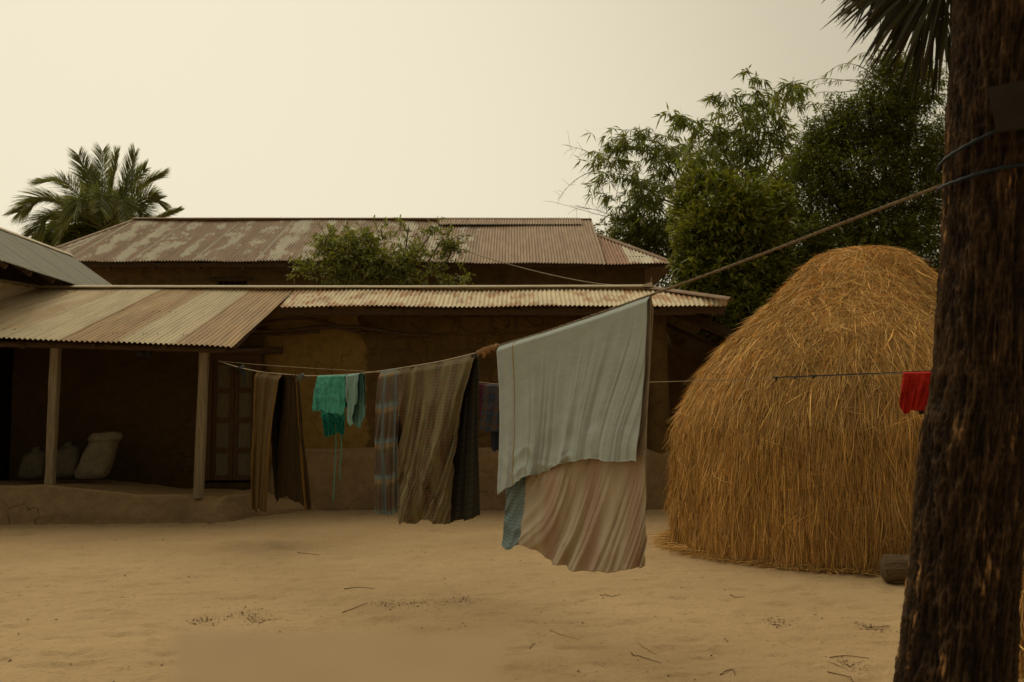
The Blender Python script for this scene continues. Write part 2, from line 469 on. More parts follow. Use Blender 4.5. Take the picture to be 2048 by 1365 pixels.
# ------------------------------------------------------------------ roofs
def sheet(parent, mat, xt, xe, topf, eavef, lift=0.0, pitch=.076, amp=.010, nrow=8, name='roof_sheet', over=0.0, wob=.004, cols=6):
    """one corrugated sheet between top xs xt=(a,b) and eave xs xe=(a,b)"""
    W = abs(xe[1] - xe[0]); nc = max(1, round(W / pitch)); n = nc * cols + 1
    a = np.linspace(0, 1, n); ph = 0.0
    XT = xt[0] + (xt[1] - xt[0]) * a; XE = xe[0] + (xe[1] - xe[0]) * a
    T = np.array([[x, *topf(x)] for x in XT]); B = np.array([[x, *eavef(x)] for x in XE])
    d = B - T; Ln = np.linalg.norm(d, axis=1)
    Bx = B + d / Ln[:, None] * over
    v = np.linspace(0, 1, nrow)[:, None, None]
    Pm = T[None] * (1 - v) + Bx[None] * v
    dm = (B - T).mean(0); dm /= np.linalg.norm(dm)
    nrm = np.cross((1, 0, 0), dm); nrm = nrm if nrm[2] > 0 else -nrm
    nrm /= np.linalg.norm(nrm)
    dis = amp * np.cos(2 * np.pi * (a * nc + ph)) + lift
    dis = dis[None] + wob * fbm(Pm * np.array([.8, 1.3, 0]) + 20, 2) * 2
    Pm = Pm + nrm[None, None] * dis[..., None]
    uv = np.stack([np.broadcast_to((a * W)[None], dis.shape), np.linspace(0, 1, nrow)[:, None] * Ln[None]], -1).reshape(-1, 2)
    return mesh(name, Pm, grid_faces(n, nrow), mat, parent, smooth=True, uv=uv)

def cap_strip(parent, pts, wd, drop, mat, name='ridge_cap', side=None):
    """folded tin flashing along a polyline; wd width to each side in Y, drop per side"""
    p = curve(pts, max(12, len(pts) * 6)) if len(pts) > 2 else np.linspace(pts[0], pts[-1], 16)
    p = p + .004 * np.stack([0 * p[:, 0], 0 * p[:, 0], fbm(p * 3, 2)], -1)
    sd = np.array(side if side is not None else (0, 1, 0), float)
    rows = [p - sd * wd + (0, 0, -drop), p - sd * wd + (0, 0, -drop + .008), p - sd * .02 + (0, 0, .012), p + sd * .02 + (0, 0, .012), p + sd * wd + (0, 0, -drop + .008), p + sd * wd + (0, 0, -drop)]
    V = np.stack(rows, 0)
    return mesh(name, V, grid_faces(V.shape[1], len(rows)), mat, parent, smooth=False)

# ---------- rear house
rear = thing('mud_house', 'long tall mud house behind, under a rust-streaked hipped tin roof', 'house', (-1, 26, 0))
YR, YE = 28.2, 24.0
HR = lambda px, py: P(px, py, YR)
def rear_top(x):
    xa, xb = P(270, 437, YR)[0], P(1175, 441, YR)[0]
    zr = 7.22
    if x < xa:     # left hip
        hx = P(118, 500, 25.2)[0]; t = min(1, max(0, (xa - x) / (xa - hx)))
        return YR + (25.2 - YR) * t, zr + (5.88 - zr) * t
    if x > xb + .12:  # stepped right hip
        p0 = P(1186, 466, 27.2); p1 = P(1352, 531, 24.35); t = min(1, max(0, (x - p0[0]) / (p1[0] - p0[0])))
        q = p0 * (1 - t) + p1 * t
        return q[1], q[2]
    return YR, zr + .03 * math.sin(x * .9)
rear_eave = lambda x: (YE, 5.36 + (-.045 * (x - -6) / 6 if x > -6 else 0) + .012 * math.sin(x * 2.1))
xa, xb = P(270, 437, YR)[0], P(1175, 441, YR)[0]
# left hip pieces + main
xs = np.arange(P(118, 500, 25.2)[0], P(1350, 537, YE)[0] + .8, .76)
xlim = P(1352, 537, YE)[0] + .05
for k in range(len(xs) - 1):
    a, c = xs[k], min(xs[k] + .836, xlim)
    if a >= xlim - .1: continue
    if a < xb + .12 < c:
        segs = [(a, xb + .11), (xb + .13, c)]
    else:
        segs = [(a, c)]
    for (s0, s1) in segs:
        if s1 - s0 < .1: continue
        newer = P(945, 480, 26)[0] < s0 < xb
        sheet(rear, M['tin_back_new'] if newer else (M['tin_hip'] if s0 > xb else M['tin_back']), (s0, s1), (s0, s1), rear_top, rear_eave, lift=.0015 * (k % 2), over=rs.rand() * .04, nrow=6, cols=6, amp=.017)
# narrow top course of lapped sheets near the ridge
for k in range(9):
    a = P(880, 440, YR)[0] + k * .8
    if a + .8 > xb + .1: break
    sheet(rear, M['tin_back_new'], (a, a + .82), (a, a + .82), lambda x: (YR - .0, 7.255), lambda x: (YR - .75, 7.255 - .75 * .44), lift=.02, nrow=3, cols=6, amp=.017)
# side and back slopes
def plane_sheet(parent, q, mat, name='roof_slope'):
    q = np.array(q, float); n = 60
    a = np.linspace(0, 1, n)[None, :, None]; v = np.linspace(0, 1, 3)[:, None, None]
    Pm = (q[0] * (1 - a) + q[1] * a) * (1 - v) + (q[3] * (1 - a) + q[2] * a) * v
    nn = np.cross(q[1] - q[0], q[3] - q[0]); nn /= np.linalg.norm(nn)
    Pm = Pm + nn * (.012 * np.cos(np.arange(n) * np.pi))[None, :, None]
    uv = np.stack(np.meshgrid(np.linspace(0, 6, n), np.linspace(0, 3, 3)), -1).reshape(-1, 2)
    return mesh(name, Pm, grid_faces(n, 3), mat, parent, uv=uv)
xle, xre = xs[0], xlim
plane_sheet(rear, [(xa, YR, 7.2), (xb, YR, 7.2), (xre, 32.4, 5.3), (xle, 32.4, 5.3)], M['tin_back'])
plane_sheet(rear, [(xle, 25.2, 5.8), (xa, YR, 7.18), (xa, YR + .05, 7.18), (xle - .1, 32.4, 5.3)], M['tin_back'])
plane_sheet(rear, [(xb, YR, 6.6), (xre, 24.4, 5.3), (xre, 32.4, 5.3), (xb, YR + .1, 6.6)], M['tin_back'])
mesh('gable_end', [(xb + .1, YR - .9, 6.7), (xb + .1, YR, 7.17), (xb + .1, YR + .9, 6.7)], [(0, 1, 2)], M['wood'], rear)
cap_strip(rear, [(xa - .05, YR, 7.27), (xa * .5, YR, 7.27), (0, YR, 7.26), (xb + .1, YR, 7.25)], .16, .05, M['cap_rust'])
q0 = P(1186, 466, 27.2); q1 = P(1356, 529, 24.3)
cap_strip(rear, [q0 + (0, 0, .03), q1 + (0, 0, .03)], .14, .06, M['cap_rust'], name='hip_cap', side=(.6, .8, 0))
cap_strip(rear, [np.array([xa, YR, 7.25]), np.array([xle - .1, 25.1, 5.86])], .14, .06, M['cap_rust'], name='hip_cap', side=(-.5, .85, 0))
# walls: front wall grid with a window opening
yw = 24.75
wl, wr = P(165, 540, yw)[0], P(1290, 540, yw)[0]
w0, w1 = P(433, 563, yw), P(495, 590, yw)
def wall_grid(parent, name, x0, x1, z0, z1, y, mat, step=.06, amp=.03, holes=(), courses=0.0, sgn=-1, fn=None):
    nx = int((x1 - x0) / step) + 1; nz = int((z1 - z0) / step) + 1
    X = np.linspace(x0, x1, nx); Z = np.linspace(z0, z1, nz)
    for (a0, a1, b0, b1) in holes:
        for e in (a0, a1): X[np.argmin(abs(X - e))] = e
        for e in (b0, b1): Z[np.argmin(abs(Z - e))] = e
    GXx, GZ = np.meshgrid(X, Z)
    d = amp * fbm(np.stack([GXx * 1.5, 0 * GXx, GZ * 1.5], -1), 4) * 2
    if courses:
        row = np.floor(GZ / courses + .15 * vnoise(np.stack([GXx * .8, 0 * GXx, GZ * 0], -1)))
        fz = GZ / courses + .15 * vnoise(np.stack([GXx * .8, 0 * GXx, GZ * 0], -1)) - row
        fx = (GXx / (courses * 1.9) + .37 * row + .2 * vnoise(np.stack([row * 3.1, 0 * row, np.floor(GXx)], -1)))
        fx = fx - np.floor(fx)
        j = np.minimum(np.minimum(fz, 1 - fz) * courses, np.minimum(fx, 1 - fx) * courses * 1.9)
        m_ = fn(GXx, GZ) if fn is not None else 1
        d = d - (.05 * (1 - sstep(0, .04, j))) * m_ + .02 * vnoise(np.stack([np.floor(GXx / (courses * 1.9) + .37 * row) * 7.3, row * 5.1, 0 * row], -1)) * m_
    V = np.stack([GXx, y + sgn * d, GZ], -1)
    F = grid_faces(nx, nz)
    if holes:
        ctr = V.reshape(-1, 3)[F].mean(1); keep = np.ones(len(F), bool)
        for (a0, a1, b0, b1) in holes:
            keep &= ~((ctr[:, 0] > a0) & (ctr[:, 0] < a1) & (ctr[:, 2] > b0) & (ctr[:, 2] < b1))
        F = F[keep]
    return mesh(name, V, F, mat, parent, smooth=True)
wall_grid(rear, 'wall', wl, wr, 0, 5.6, yw, M['mud_back'], .07, .03, [(w0[0], w1[0], w1[2] - .6, w0[2])], courses=.42)
m_ = MB(); yy = yw
m_.box(((wl + wr) / 2, 31.5, 2.75), (wr - wl, .3, 5.5)); m_.box((wl + .15, 28.1, 2.75), (.3, 6.5, 5.5)); m_.box((wr - .15, 28.1, 2.75), (.3, 6.5, 5.5))
m_.build('side_wall', M['mud_back'], rear)
win = MB(); cx = (w0[0] + w1[0]) / 2; wz = w0[2] - .35
win.box((cx, yw + .18, wz), (w1[0] - w0[0] + .1, .04, .9)); wn = win.build('window', M['dark'], rear)
lt = MB(); lt.box((cx, yw - .01, w0[2] + .04), (w1[0] - w0[0] + .25, .16, .08), bev=.01); lt.build('lintel', M['wood'], wn)
fr = MB()
for sx in (w0[0] + .02, w1[0] - .02): fr.box((sx, yw + .06, wz), (.05, .1, .8))
for k in range(4): fr.box((w0[0] + (k + 1) * (w1[0] - w0[0]) / 5, yw + .08, wz), (.02, .02, .8))
fr.build('window_bars', M['wood'], wn)
for x in np.arange(wl - .2, wr + .4, 1.1):
    m_ = MB(); m_.box((x, YE + .42, 5.34), (.08, .7, .1), R=[[1, 0, 0], [0, .91, -.42], [0, .42, .91]]); m_.build('rafter_end', M['wood'], rear)
m_ = MB(); m_.box(((wl + wr) / 2, YE + .15, 5.27), (wr - wl + .9, .08, .10)); m_.build('eave_beam', M['wood'], rear)

# ---------- left house (roof runs away from us)
left = thing('tin_roofed_house', 'side house at far left with a plain grey tin roof sloping down to the right', 'house', (-9.5, 18, 0))
Ae, Be = np.array([-7.72, 14.2, 3.91]), np.array([-7.87, 21.0, 3.91])
At, Bt = np.array([-9.35, 14.2, 4.98]), np.array([-9.42, 21.0, 5.0])
def lsheet(y0, y1, lift, mat, far=False):
    nc = round((y1 - y0) / .076); n = nc * 6 + 1; a = np.linspace(y0, y1, n)
    t = (a - 14.2) / 6.8
    T = At + (Bt - At) * t[:, None]; Bm = Ae + (Be - Ae) * t[:, None]
    d = Bm - T; Ln = np.linalg.norm(d, axis=1); Bm = Bm + d / Ln[:, None] * rs.rand() * .03
    v = np.linspace(0, 1, 5)[:, None, None]
    Pm = T * (1 - v) + Bm * v
    nn = np.array([.55, 0, .83]); Pm = Pm + nn * (.010 * np.cos(2 * np.pi * (a - 14.2) / .076) + lift)[None, :, None]
    uv = np.stack([np.broadcast_to((a - y0)[None], Pm.shape[:2]), np.linspace(0, 1, 5)[:, None] * Ln[None]], -1).reshape(-1, 2)
    mesh('roof_sheet', Pm, grid_faces(n, 5), mat, left, smooth=True, uv=uv)
for k in range(9):
    y0 = 14.2 + k * .76; lsheet(y0, min(y0 + .79, 21.0), .001 * (k % 2), M['tin_grey'])
plane_sheet(left, [(-9.38, 14.2, 4.98), (-9.42, 21, 5.0), (-11.2, 21, 3.8), (-11.1, 14.2, 3.8)], M['tin_grey'])
cap_strip(left, [(-9.36, 14.15, 5.0), (-9.43, 21.05, 5.02)], .12, .07, M['cap'], side=(1, 0, 0))
m_ = MB(); m_.box((-9.25, 17.7, 2.3), (.3, 6.4, 4.6)); m_.box((-9.95, 20.75, 2.2), (1.3, .25, 4.3)); m_.box((-10.7, 17.7, 2), (.25, 6.4, 4.0)); m_.box((-9.95, 14.6, 2.2), (1.3, .25, 4.3))
m_.build('wall', M['mud_dark'], left)
for y in np.arange(14.5, 21, .8):
    m_ = MB(); m_.box((-8.2, y, 4.10), (.85, .07, .08), R=[[.83, 0, .55], [0, 1, 0], [-.55, 0, .83]]); m_.build('rafter_end', M['wood'], left)
for y in (14.6, 20.75):
    V = [(-10.75, y, 3.9), (-9.1, y, 4.5), (-9.4, y, 4.9), (-10.75, y + .2, 3.9), (-9.1, y + .2, 4.5), (-9.4, y + .2, 4.9)]
    mesh('gable', V, [(0, 1, 2), (5, 4, 3), (0, 3, 4, 1), (1, 4, 5, 2), (2, 5, 3, 0)], M['mud_dark'], left)

# ---------- front house
front = thing('mud_house', 'low mud house across the yard with a door, a porch and bleached tin roof', 'house', (-2.5, 17.1, 0))
YFR = 17.6
def f_ridge(x):
    if x < -8.41:
        t = (-8.41 - x) / .3
        return 17.6 - t * 1.1, 3.83
    if x > 2.46:
        t = min(1, (x - 2.46) / (3.56 - 2.46))
        return 17.6 - 1.33 * t, 3.84 - .36 * t
    return 17.6, 3.83 + .01 * math.sin(x * 1.7)
def strip_eave(x): return 16.35, 3.37 + .012 * math.sin(x * 1.9) + .012 * (x + 3.8) / 6 * (1 if x > -3.8 else 0)
def porch_eave(x):
    t = (x + 7.48) / 3.36
    return 14.5, 2.70 + (2.575 - 2.70) * t
XV = -3.83
xs = list(np.arange(XV, 3.5, .76))
for k, x in enumerate(xs):
    x1 = min(x + .836, 3.56)
    if x1 - x < .12: continue
    sheet(front, M['tin_strip'], (x, x1), (x, x1), f_ridge, strip_eave, lift=.0015 * (k % 2), over=rs.rand() * .025, nrow=7, wob=.006, amp=.013)
tops = list(np.arange(XV, -9.3, -.76))
fan = lambda x: x - .23 - .10 * (XV - x)       # the sheets fan out towards the left
for k, x in enumerate(tops[:-1]):
    x0 = x - .836
    sheet(front, M['tin_front'], (x0, x), (fan(x0), fan(x)), f_ridge, porch_eave, lift=.0015 * (k % 2) + .003, over=rs.rand() * .03, nrow=14, wob=.012, amp=.014)
# rounded verge strip of the porch edge
plane_sheet(front, [(-9.1, 17.65, 3.8), (2.46, 17.65, 3.8), (3.4, 21.2, 2.9), (-9.1, 21.2, 2.9)], M['tin_strip'])
plane_sheet(front, [(2.46, 17.6, 3.82), (3.58, 16.27, 3.47), (3.5, 21.2, 2.9), (2.46, 17.75, 3.8)], M['tin_strip'])
cap_strip(front, [(-8.41, 17.58, 3.875), (-5, 17.58, 3.87), (-1, 17.58, 3.87), (2.42, 17.58, 3.885)], .15, .045, M['cap'])
cap_strip(front, [(-8.41, 17.58, 3.875), (-8.8, 16.2, 3.875), (-9.1, 15.0, 3.875)], .15, .05, M['cap'], side=(.9, .3, 0))
cap_strip(front, [(2.40, 17.62, 3.88), (3.60, 16.24, 3.50)], .12, .05, M['cap_rust'], name='hip_cap', side=(.6, .75, 0))
# little broken flap and stick at the end of the ridge
m_ = MB(); m_.tube([(2.46, 17.5, 3.86), (2.47, 17.5, 3.98), (2.475, 17.48, 4.03)], [.012, .012, .006], 6); 
m_.build('roof_stick', M['post'], front)
V = np.array([(2.28, 17.45, 3.86), (2.5, 17.42, 3.83), (2.47, 17.46, 3.93), (2.30, 17.5, 3.875), (2.28, 17.5, 3.86), (2.5, 17.46, 3.83)])
mesh('bent_flashing', V, [(0, 1, 2, 3), (4, 3, 2, 5), (0, 3, 4), (1, 5, 2)], M['cap'], front)

# nail heads, joined
m_ = MB()
for k in range(110):
    x = rs.uniform(-8.2, 3.0)
    row = rs.choice([.12, .5, .88]) if x < XV else rs.choice([.2, .82])
    T = np.array([x, *f_ridge(x)]); B = np.array([x if x > XV else fan(x), *(strip_eave(x) if x > XV else porch_eave(fan(x)))])
    q = T * (1 - row) + B * row
    m_.box(q + (0, -.008, .016), (.011, .011, .010))
o = m_.build('nail_heads', M['wood'], front); o['kind'] = 'stuff'

# front wall with door opening
wy = 17.15
DX0, DX1, DZ0, DZ1 = -5.24, -4.30, .47, 2.62
plaster_x = -2.62
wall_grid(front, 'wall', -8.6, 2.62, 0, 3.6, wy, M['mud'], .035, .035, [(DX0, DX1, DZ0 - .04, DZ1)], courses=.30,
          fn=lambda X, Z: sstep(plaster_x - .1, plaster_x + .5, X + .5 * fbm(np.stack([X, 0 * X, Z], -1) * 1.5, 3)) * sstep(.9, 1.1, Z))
m_ = MB(); m_.box((2.49, 19.0, 1.6), (.3, 3.6, 3.2)); m_.box((-3, 20.9, 1.4), (11.2, .3, 2.8)); m_.box((-8.5, 19, 1.5), (.3, 3.5, 3.0))
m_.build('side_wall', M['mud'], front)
# corner buttress: flared mud pier at the right end of the wall
zz = np.linspace(0, 3.4, 30); th = np.linspace(0, 2 * np.pi, 25)
ZZ, TT = np.meshgrid(zz, th, indexing='ij')
rr = .17 + .10 * np.exp(-ZZ / .9) + .03 * fbm(np.stack([np.cos(TT) * 2, np.sin(TT) * 2, ZZ * 2], -1), 3)
cxs = 2.50 + .07 * np.exp(-ZZ / .8)
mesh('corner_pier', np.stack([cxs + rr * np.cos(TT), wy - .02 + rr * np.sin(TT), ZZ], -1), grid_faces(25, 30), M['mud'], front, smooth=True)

# door
m_ = MB()
door = None
fr = MB()
fr.box((DX0 + .05, wy - .02, (DZ0 + DZ1) / 2), (.10, .16, DZ1 - DZ0)); fr.box((DX1 - .05, wy - .02, (DZ0 + DZ1) / 2), (.10, .16, DZ1 - DZ0))
fr.box(((DX0 + DX1) / 2, wy - .02, DZ1 - .05), (DX1 - DX0 - .2, .15, .10))
door = fr.build('door', M['doorframe'], front)
nr = 4
zt, zb = DZ1 - .10, DZ0
rowh = (zt - zb) / nr
cxm = (DX0 + DX1) / 2
for leaf_ in (0, 1):
    a = DX0 + .10 if leaf_ == 0 else cxm + .004; c = cxm - .004 if leaf_ == 0 else DX1 - .10
    st = MB()
    st.box((a + .03, wy + .0, (zt + zb) / 2), (.06, .05, zt - zb)); st.box((c - .035, wy + .0, (zt + zb) / 2), (.07, .05, zt - zb))
    st.build('stile', M['doorframe'], door)
    for r in range(nr + 1):
        rl = MB(); rl.box(((a + c) / 2 - .005, wy + .0, min(max(zb + r * rowh, zb + .04), zt - .04)), (c - a - .13, .045, .08)); rl.build('rail', M['doorframe'], door)
    for r in range(nr):
        pn = MB(); pn.box(((a + c) / 2 - .005, wy + .02, zb + (r + .5) * rowh), (c - a - .12, .02, rowh - .07), bev=.006); pn.build('panel', M['doorpanel'], door)
la = MB(); la.box((cxm, wy - .05, 2.36), (.16, .02, .02)); la.box((cxm + .02, wy - .06, 2.32), (.04, .03, .06)); la.build('latch', M['wood'], door)
ln = MB(); ln.box(((DX0 + DX1) / 2 + .1, wy - .06, DZ1 + .06), (DX1 - DX0 + .5, .14, .11), bev=.015); ln.build('lintel', M['wood'], front)

# dado ledge along the foot of the wall
xs_ = np.linspace(-3.55, 2.66, 190); prof = [(-.02, 0), (-.01, .1), (.0, .3), (.02, .6), (.03, .85), (.055, .93), (.10, .975), (.16, .985), (.24, 1.0), (.30, 1.02)]
V = []
for (dy, z) in prof:
    V.append(np.stack([xs_, 16.86 + dy + 0 * xs_ + .03 * fbm(np.stack([xs_ * 1.5, 0 * xs_, 0 * xs_ + z * 2], -1), 4) * (1.5 if z < .9 else .6), z + .03 * fbm(np.stack([xs_ * .9, 0 * xs_ + 3, 0 * xs_], -1), 3) * (z > .2)], -1))
# densify the face
rows = []
pz = np.array(prof); 
for k in range(len(V) - 1):
    for t in np.linspace(0, 1, 6)[:-1]:
        q = V[k] * (1 - t) + V[k + 1] * t
        q = q + np.stack([0 * xs_, .012 * fbm(q * 7, 3), 0 * xs_], -1); rows.append(q)
rows.append(V[-1])
mesh('wall_ledge', np.stack(rows), grid_faces(190, len(rows)), M['mud_plinth'], front, smooth=True)

# porch platform as a height field
nx, ny = 230, 90
xg = np.linspace(-9.0, -3.0, nx); tg = np.linspace(0, 1, ny)
fy = 14.42 + .35 * (xg + 7.5) / 3.3 + .06 * fbm(np.stack([xg, 0 * xg, 0 * xg], -1), 3)
fy = np.where(xg > -4.42, fy + (1 - np.sqrt(np.clip(1 - ((xg + 4.42) / .34).clip(0, 1) ** 2, 0, 1))) * .9, fy)
fy = np.where(xg > -4.08, fy[np.argmin(abs(xg + 4.08))] + (xg + 4.08) * 1.5, fy)
X2 = np.broadcast_to(xg[None], (ny, nx))
yy_ = tg[:, None] ** 1.8
Y2 = fy[None] - .10 + yy_ * (17.12 - fy[None] + .10)
dd = Y2 - fy[None]
top = np.interp(X2, [-9, -6.9, -6.2, -5.6, -4.7, -4.2, -3.9, -3.3, -3], [.55, .57, .50, .42, .40, .34, .28, .22, 0.18])
steep = np.interp(X2, [-9, -4.6, -4.35, -4.1, -3.6, -3], [.30, .34, .6, 1.2, 1.0, .9])
hh = top * np.clip(dd / steep + .06, 0, 1) ** .55 * (1 - .0 * dd); hh = hh - .03 * top * sstep(.8, 1, dd / steep)
hh = hh + .02 * fbm(np.stack([X2 * 3, Y2 * 3, hh * 5], -1), 4) * sstep(0.01, .1, hh)
hh -= .06 * sstep(.25, .8, dd) * (X2 < -4.4)
mesh('veranda_floor', np.stack([X2, Y2 + .02 * fbm(np.stack([X2 * 5, hh * 8, 0 * X2], -1), 3), hh - .012], -1), grid_faces(nx, ny), M['mud_plinth'], front, smooth=True)

# posts
for (pb, pt) in (((100, 968), (112, 695)), ((397, 990), (409, 700))):
    a = P(pb[0], pb[1], 14.95); c = P(pt[0], pt[1], 14.85)
    a = a - (0, 0, .05)
    n = 9; t = np.linspace(0, 1, n)[:, None]; pp = a * (1 - t) + c * t
    V = []
    for q in pp:
        hw = .062 + .003 * rs.randn(); 
        for (sx, sy) in ((-1, -.85), (-.85, -1), (.85, -1), (1, -.85), (1, .85), (.85, 1), (-.85, 1), (-1, .85)): V.append(q + (sx * hw, sy * hw, 0))
    F = [(i * 8 + j, i * 8 + (j + 1) % 8, i * 8 + 8 + (j + 1) % 8, i * 8 + 8 + j) for i in range(n - 1) for j in range(8)]
    F.append(tuple(range((n - 1) * 8, n * 8)))
    mesh('post', V, F, M['post'], front)
m_ = MB(); m_.tube([(-8.6, 14.75, 2.64), (-6.5, 14.78, 2.60), (-4.25, 14.76, 2.53)], .045, 8); m_.build('porch_beam', M['wood'], front)
m_ = MB(); m_.box((-.4, 16.5, 3.29), (6.9, .07, .10)); m_.build('eave_beam', M['wood'], front)
m_ = MB(); m_.box((3.0, 16.5, 3.33), (1.1, .08, .12), R=[[.99, 0, .05], [0, 1, 0], [-.05, 0, .99]]); m_.build('eave_beam', M['wood'], front)
for x in np.arange(-8.3, 3.2, 1.05):
    m_ = MB()
    if x < -4: m_.tube([(x, 14.7, 2.58), (x + .05, 17.3, 3.60)], .04, 6)
    else: m_.tube([(x, 16.45, 3.30), (x, 17.4, 3.64)], .035, 6)
    m_.build('rafter', M['wood'], front)
# crooked poles stored under the eave
for pts, r in (([(505, 655), (560, 640), (620, 638), (680, 655), (730, 668)], .03), ([(480, 662), (560, 663), (640, 655), (720, 655), (800, 668), (860, 672)], .035), ([(500, 672), (580, 668), (640, 664)], .022)):
    p = curve([P(a, c, 16.95) for a, c in pts], 22); V, F = tube_arr(p, r * (1 + .15 * np.sin(np.arange(22))), 8)
    mesh('crooked_pole', V, F, M['wood'], front, smooth=True)
a = P(418, 703, 14.9)
m_ = MB(); m_.tube([P(395, 702, 14.8), P(430, 704, 15.1), P(520, 700, 16.2)], .03, 6); m_.build('tie_pole', M['wood'], front)

# ---------- shed at the right end
shed = thing('thatch_shed', 'dark low thatched shed between the mud wall corner and the haystack', 'shed', (4.2, 18.6, 0))
a0, a1 = P(1345, 608, 17.6), P(1470, 662, 17.2)
V = [a0, a1, a1 + (.9, 3.6, -.1), a0 + (.3, 3.6, .3)]
V = [np.array(v) for v in V]; V2 = [v - (0, 0, .14) for v in V]
mesh('thatch_roof', V + V2, [(0, 1, 2, 3), (7, 6, 5, 4), (0, 4, 5, 1), (1, 5, 6, 2), (2, 6, 7, 3), (3, 7, 4, 0)], M['thatch'], shed)
a2 = a1 + (2.5, .2, -1.0)
V = [a1 - (0, 0, .03), a2, a2 + (.3, 3.4, 0), a1 + (.9, 3.55, -.13)]; V2 = [v - (0, 0, .12) for v in V]
mesh('thatch_roof', V + V2, [(0, 1, 2, 3), (7, 6, 5, 4), (0, 4, 5, 1), (1, 5, 6, 2), (2, 6, 7, 3), (3, 7, 4, 0)], M['thatch'], shed)
m_ = MB(); m_.tube([a0 + (-.1, .05, -.12), a1 + (.1, .05, -.2)], .04, 7); m_.tube([a0 + (-.1, .6, -.28), a1 + (.0, .6, -.33)], .035, 7); m_.build('eave_pole', M['wood'], shed)
m_ = MB(); m_.box((4.5, 20.6, 1.6), (4.6, .25, 3.3)); m_.box((6.6, 19.2, 1.0), (.25, 2.6, 2.0)); m_.build('wall', M['mud_plinth'], shed)
m_ = MB(); m_.tube([(3.9, 17.5, 0), (3.88, 17.5, 3.0)], .05, 8); m_.tube([(6.2, 17.4, 0), (6.2, 17.4, 2.1)], .05, 8); m_.build('shed_post', M['wood'], shed)
V = np.array([(2.6, 18.4, 0), (4.6, 18.4, 0), (4.6, 18.6, .8), (2.6, 18.6, 1.0), (2.6, 20.5, 0.9), (4.6, 20.5, .8)])
mesh('inner_bank', V, [(0, 1, 2, 3), (3, 2, 5, 4)], M['mud_plinth'], shed)

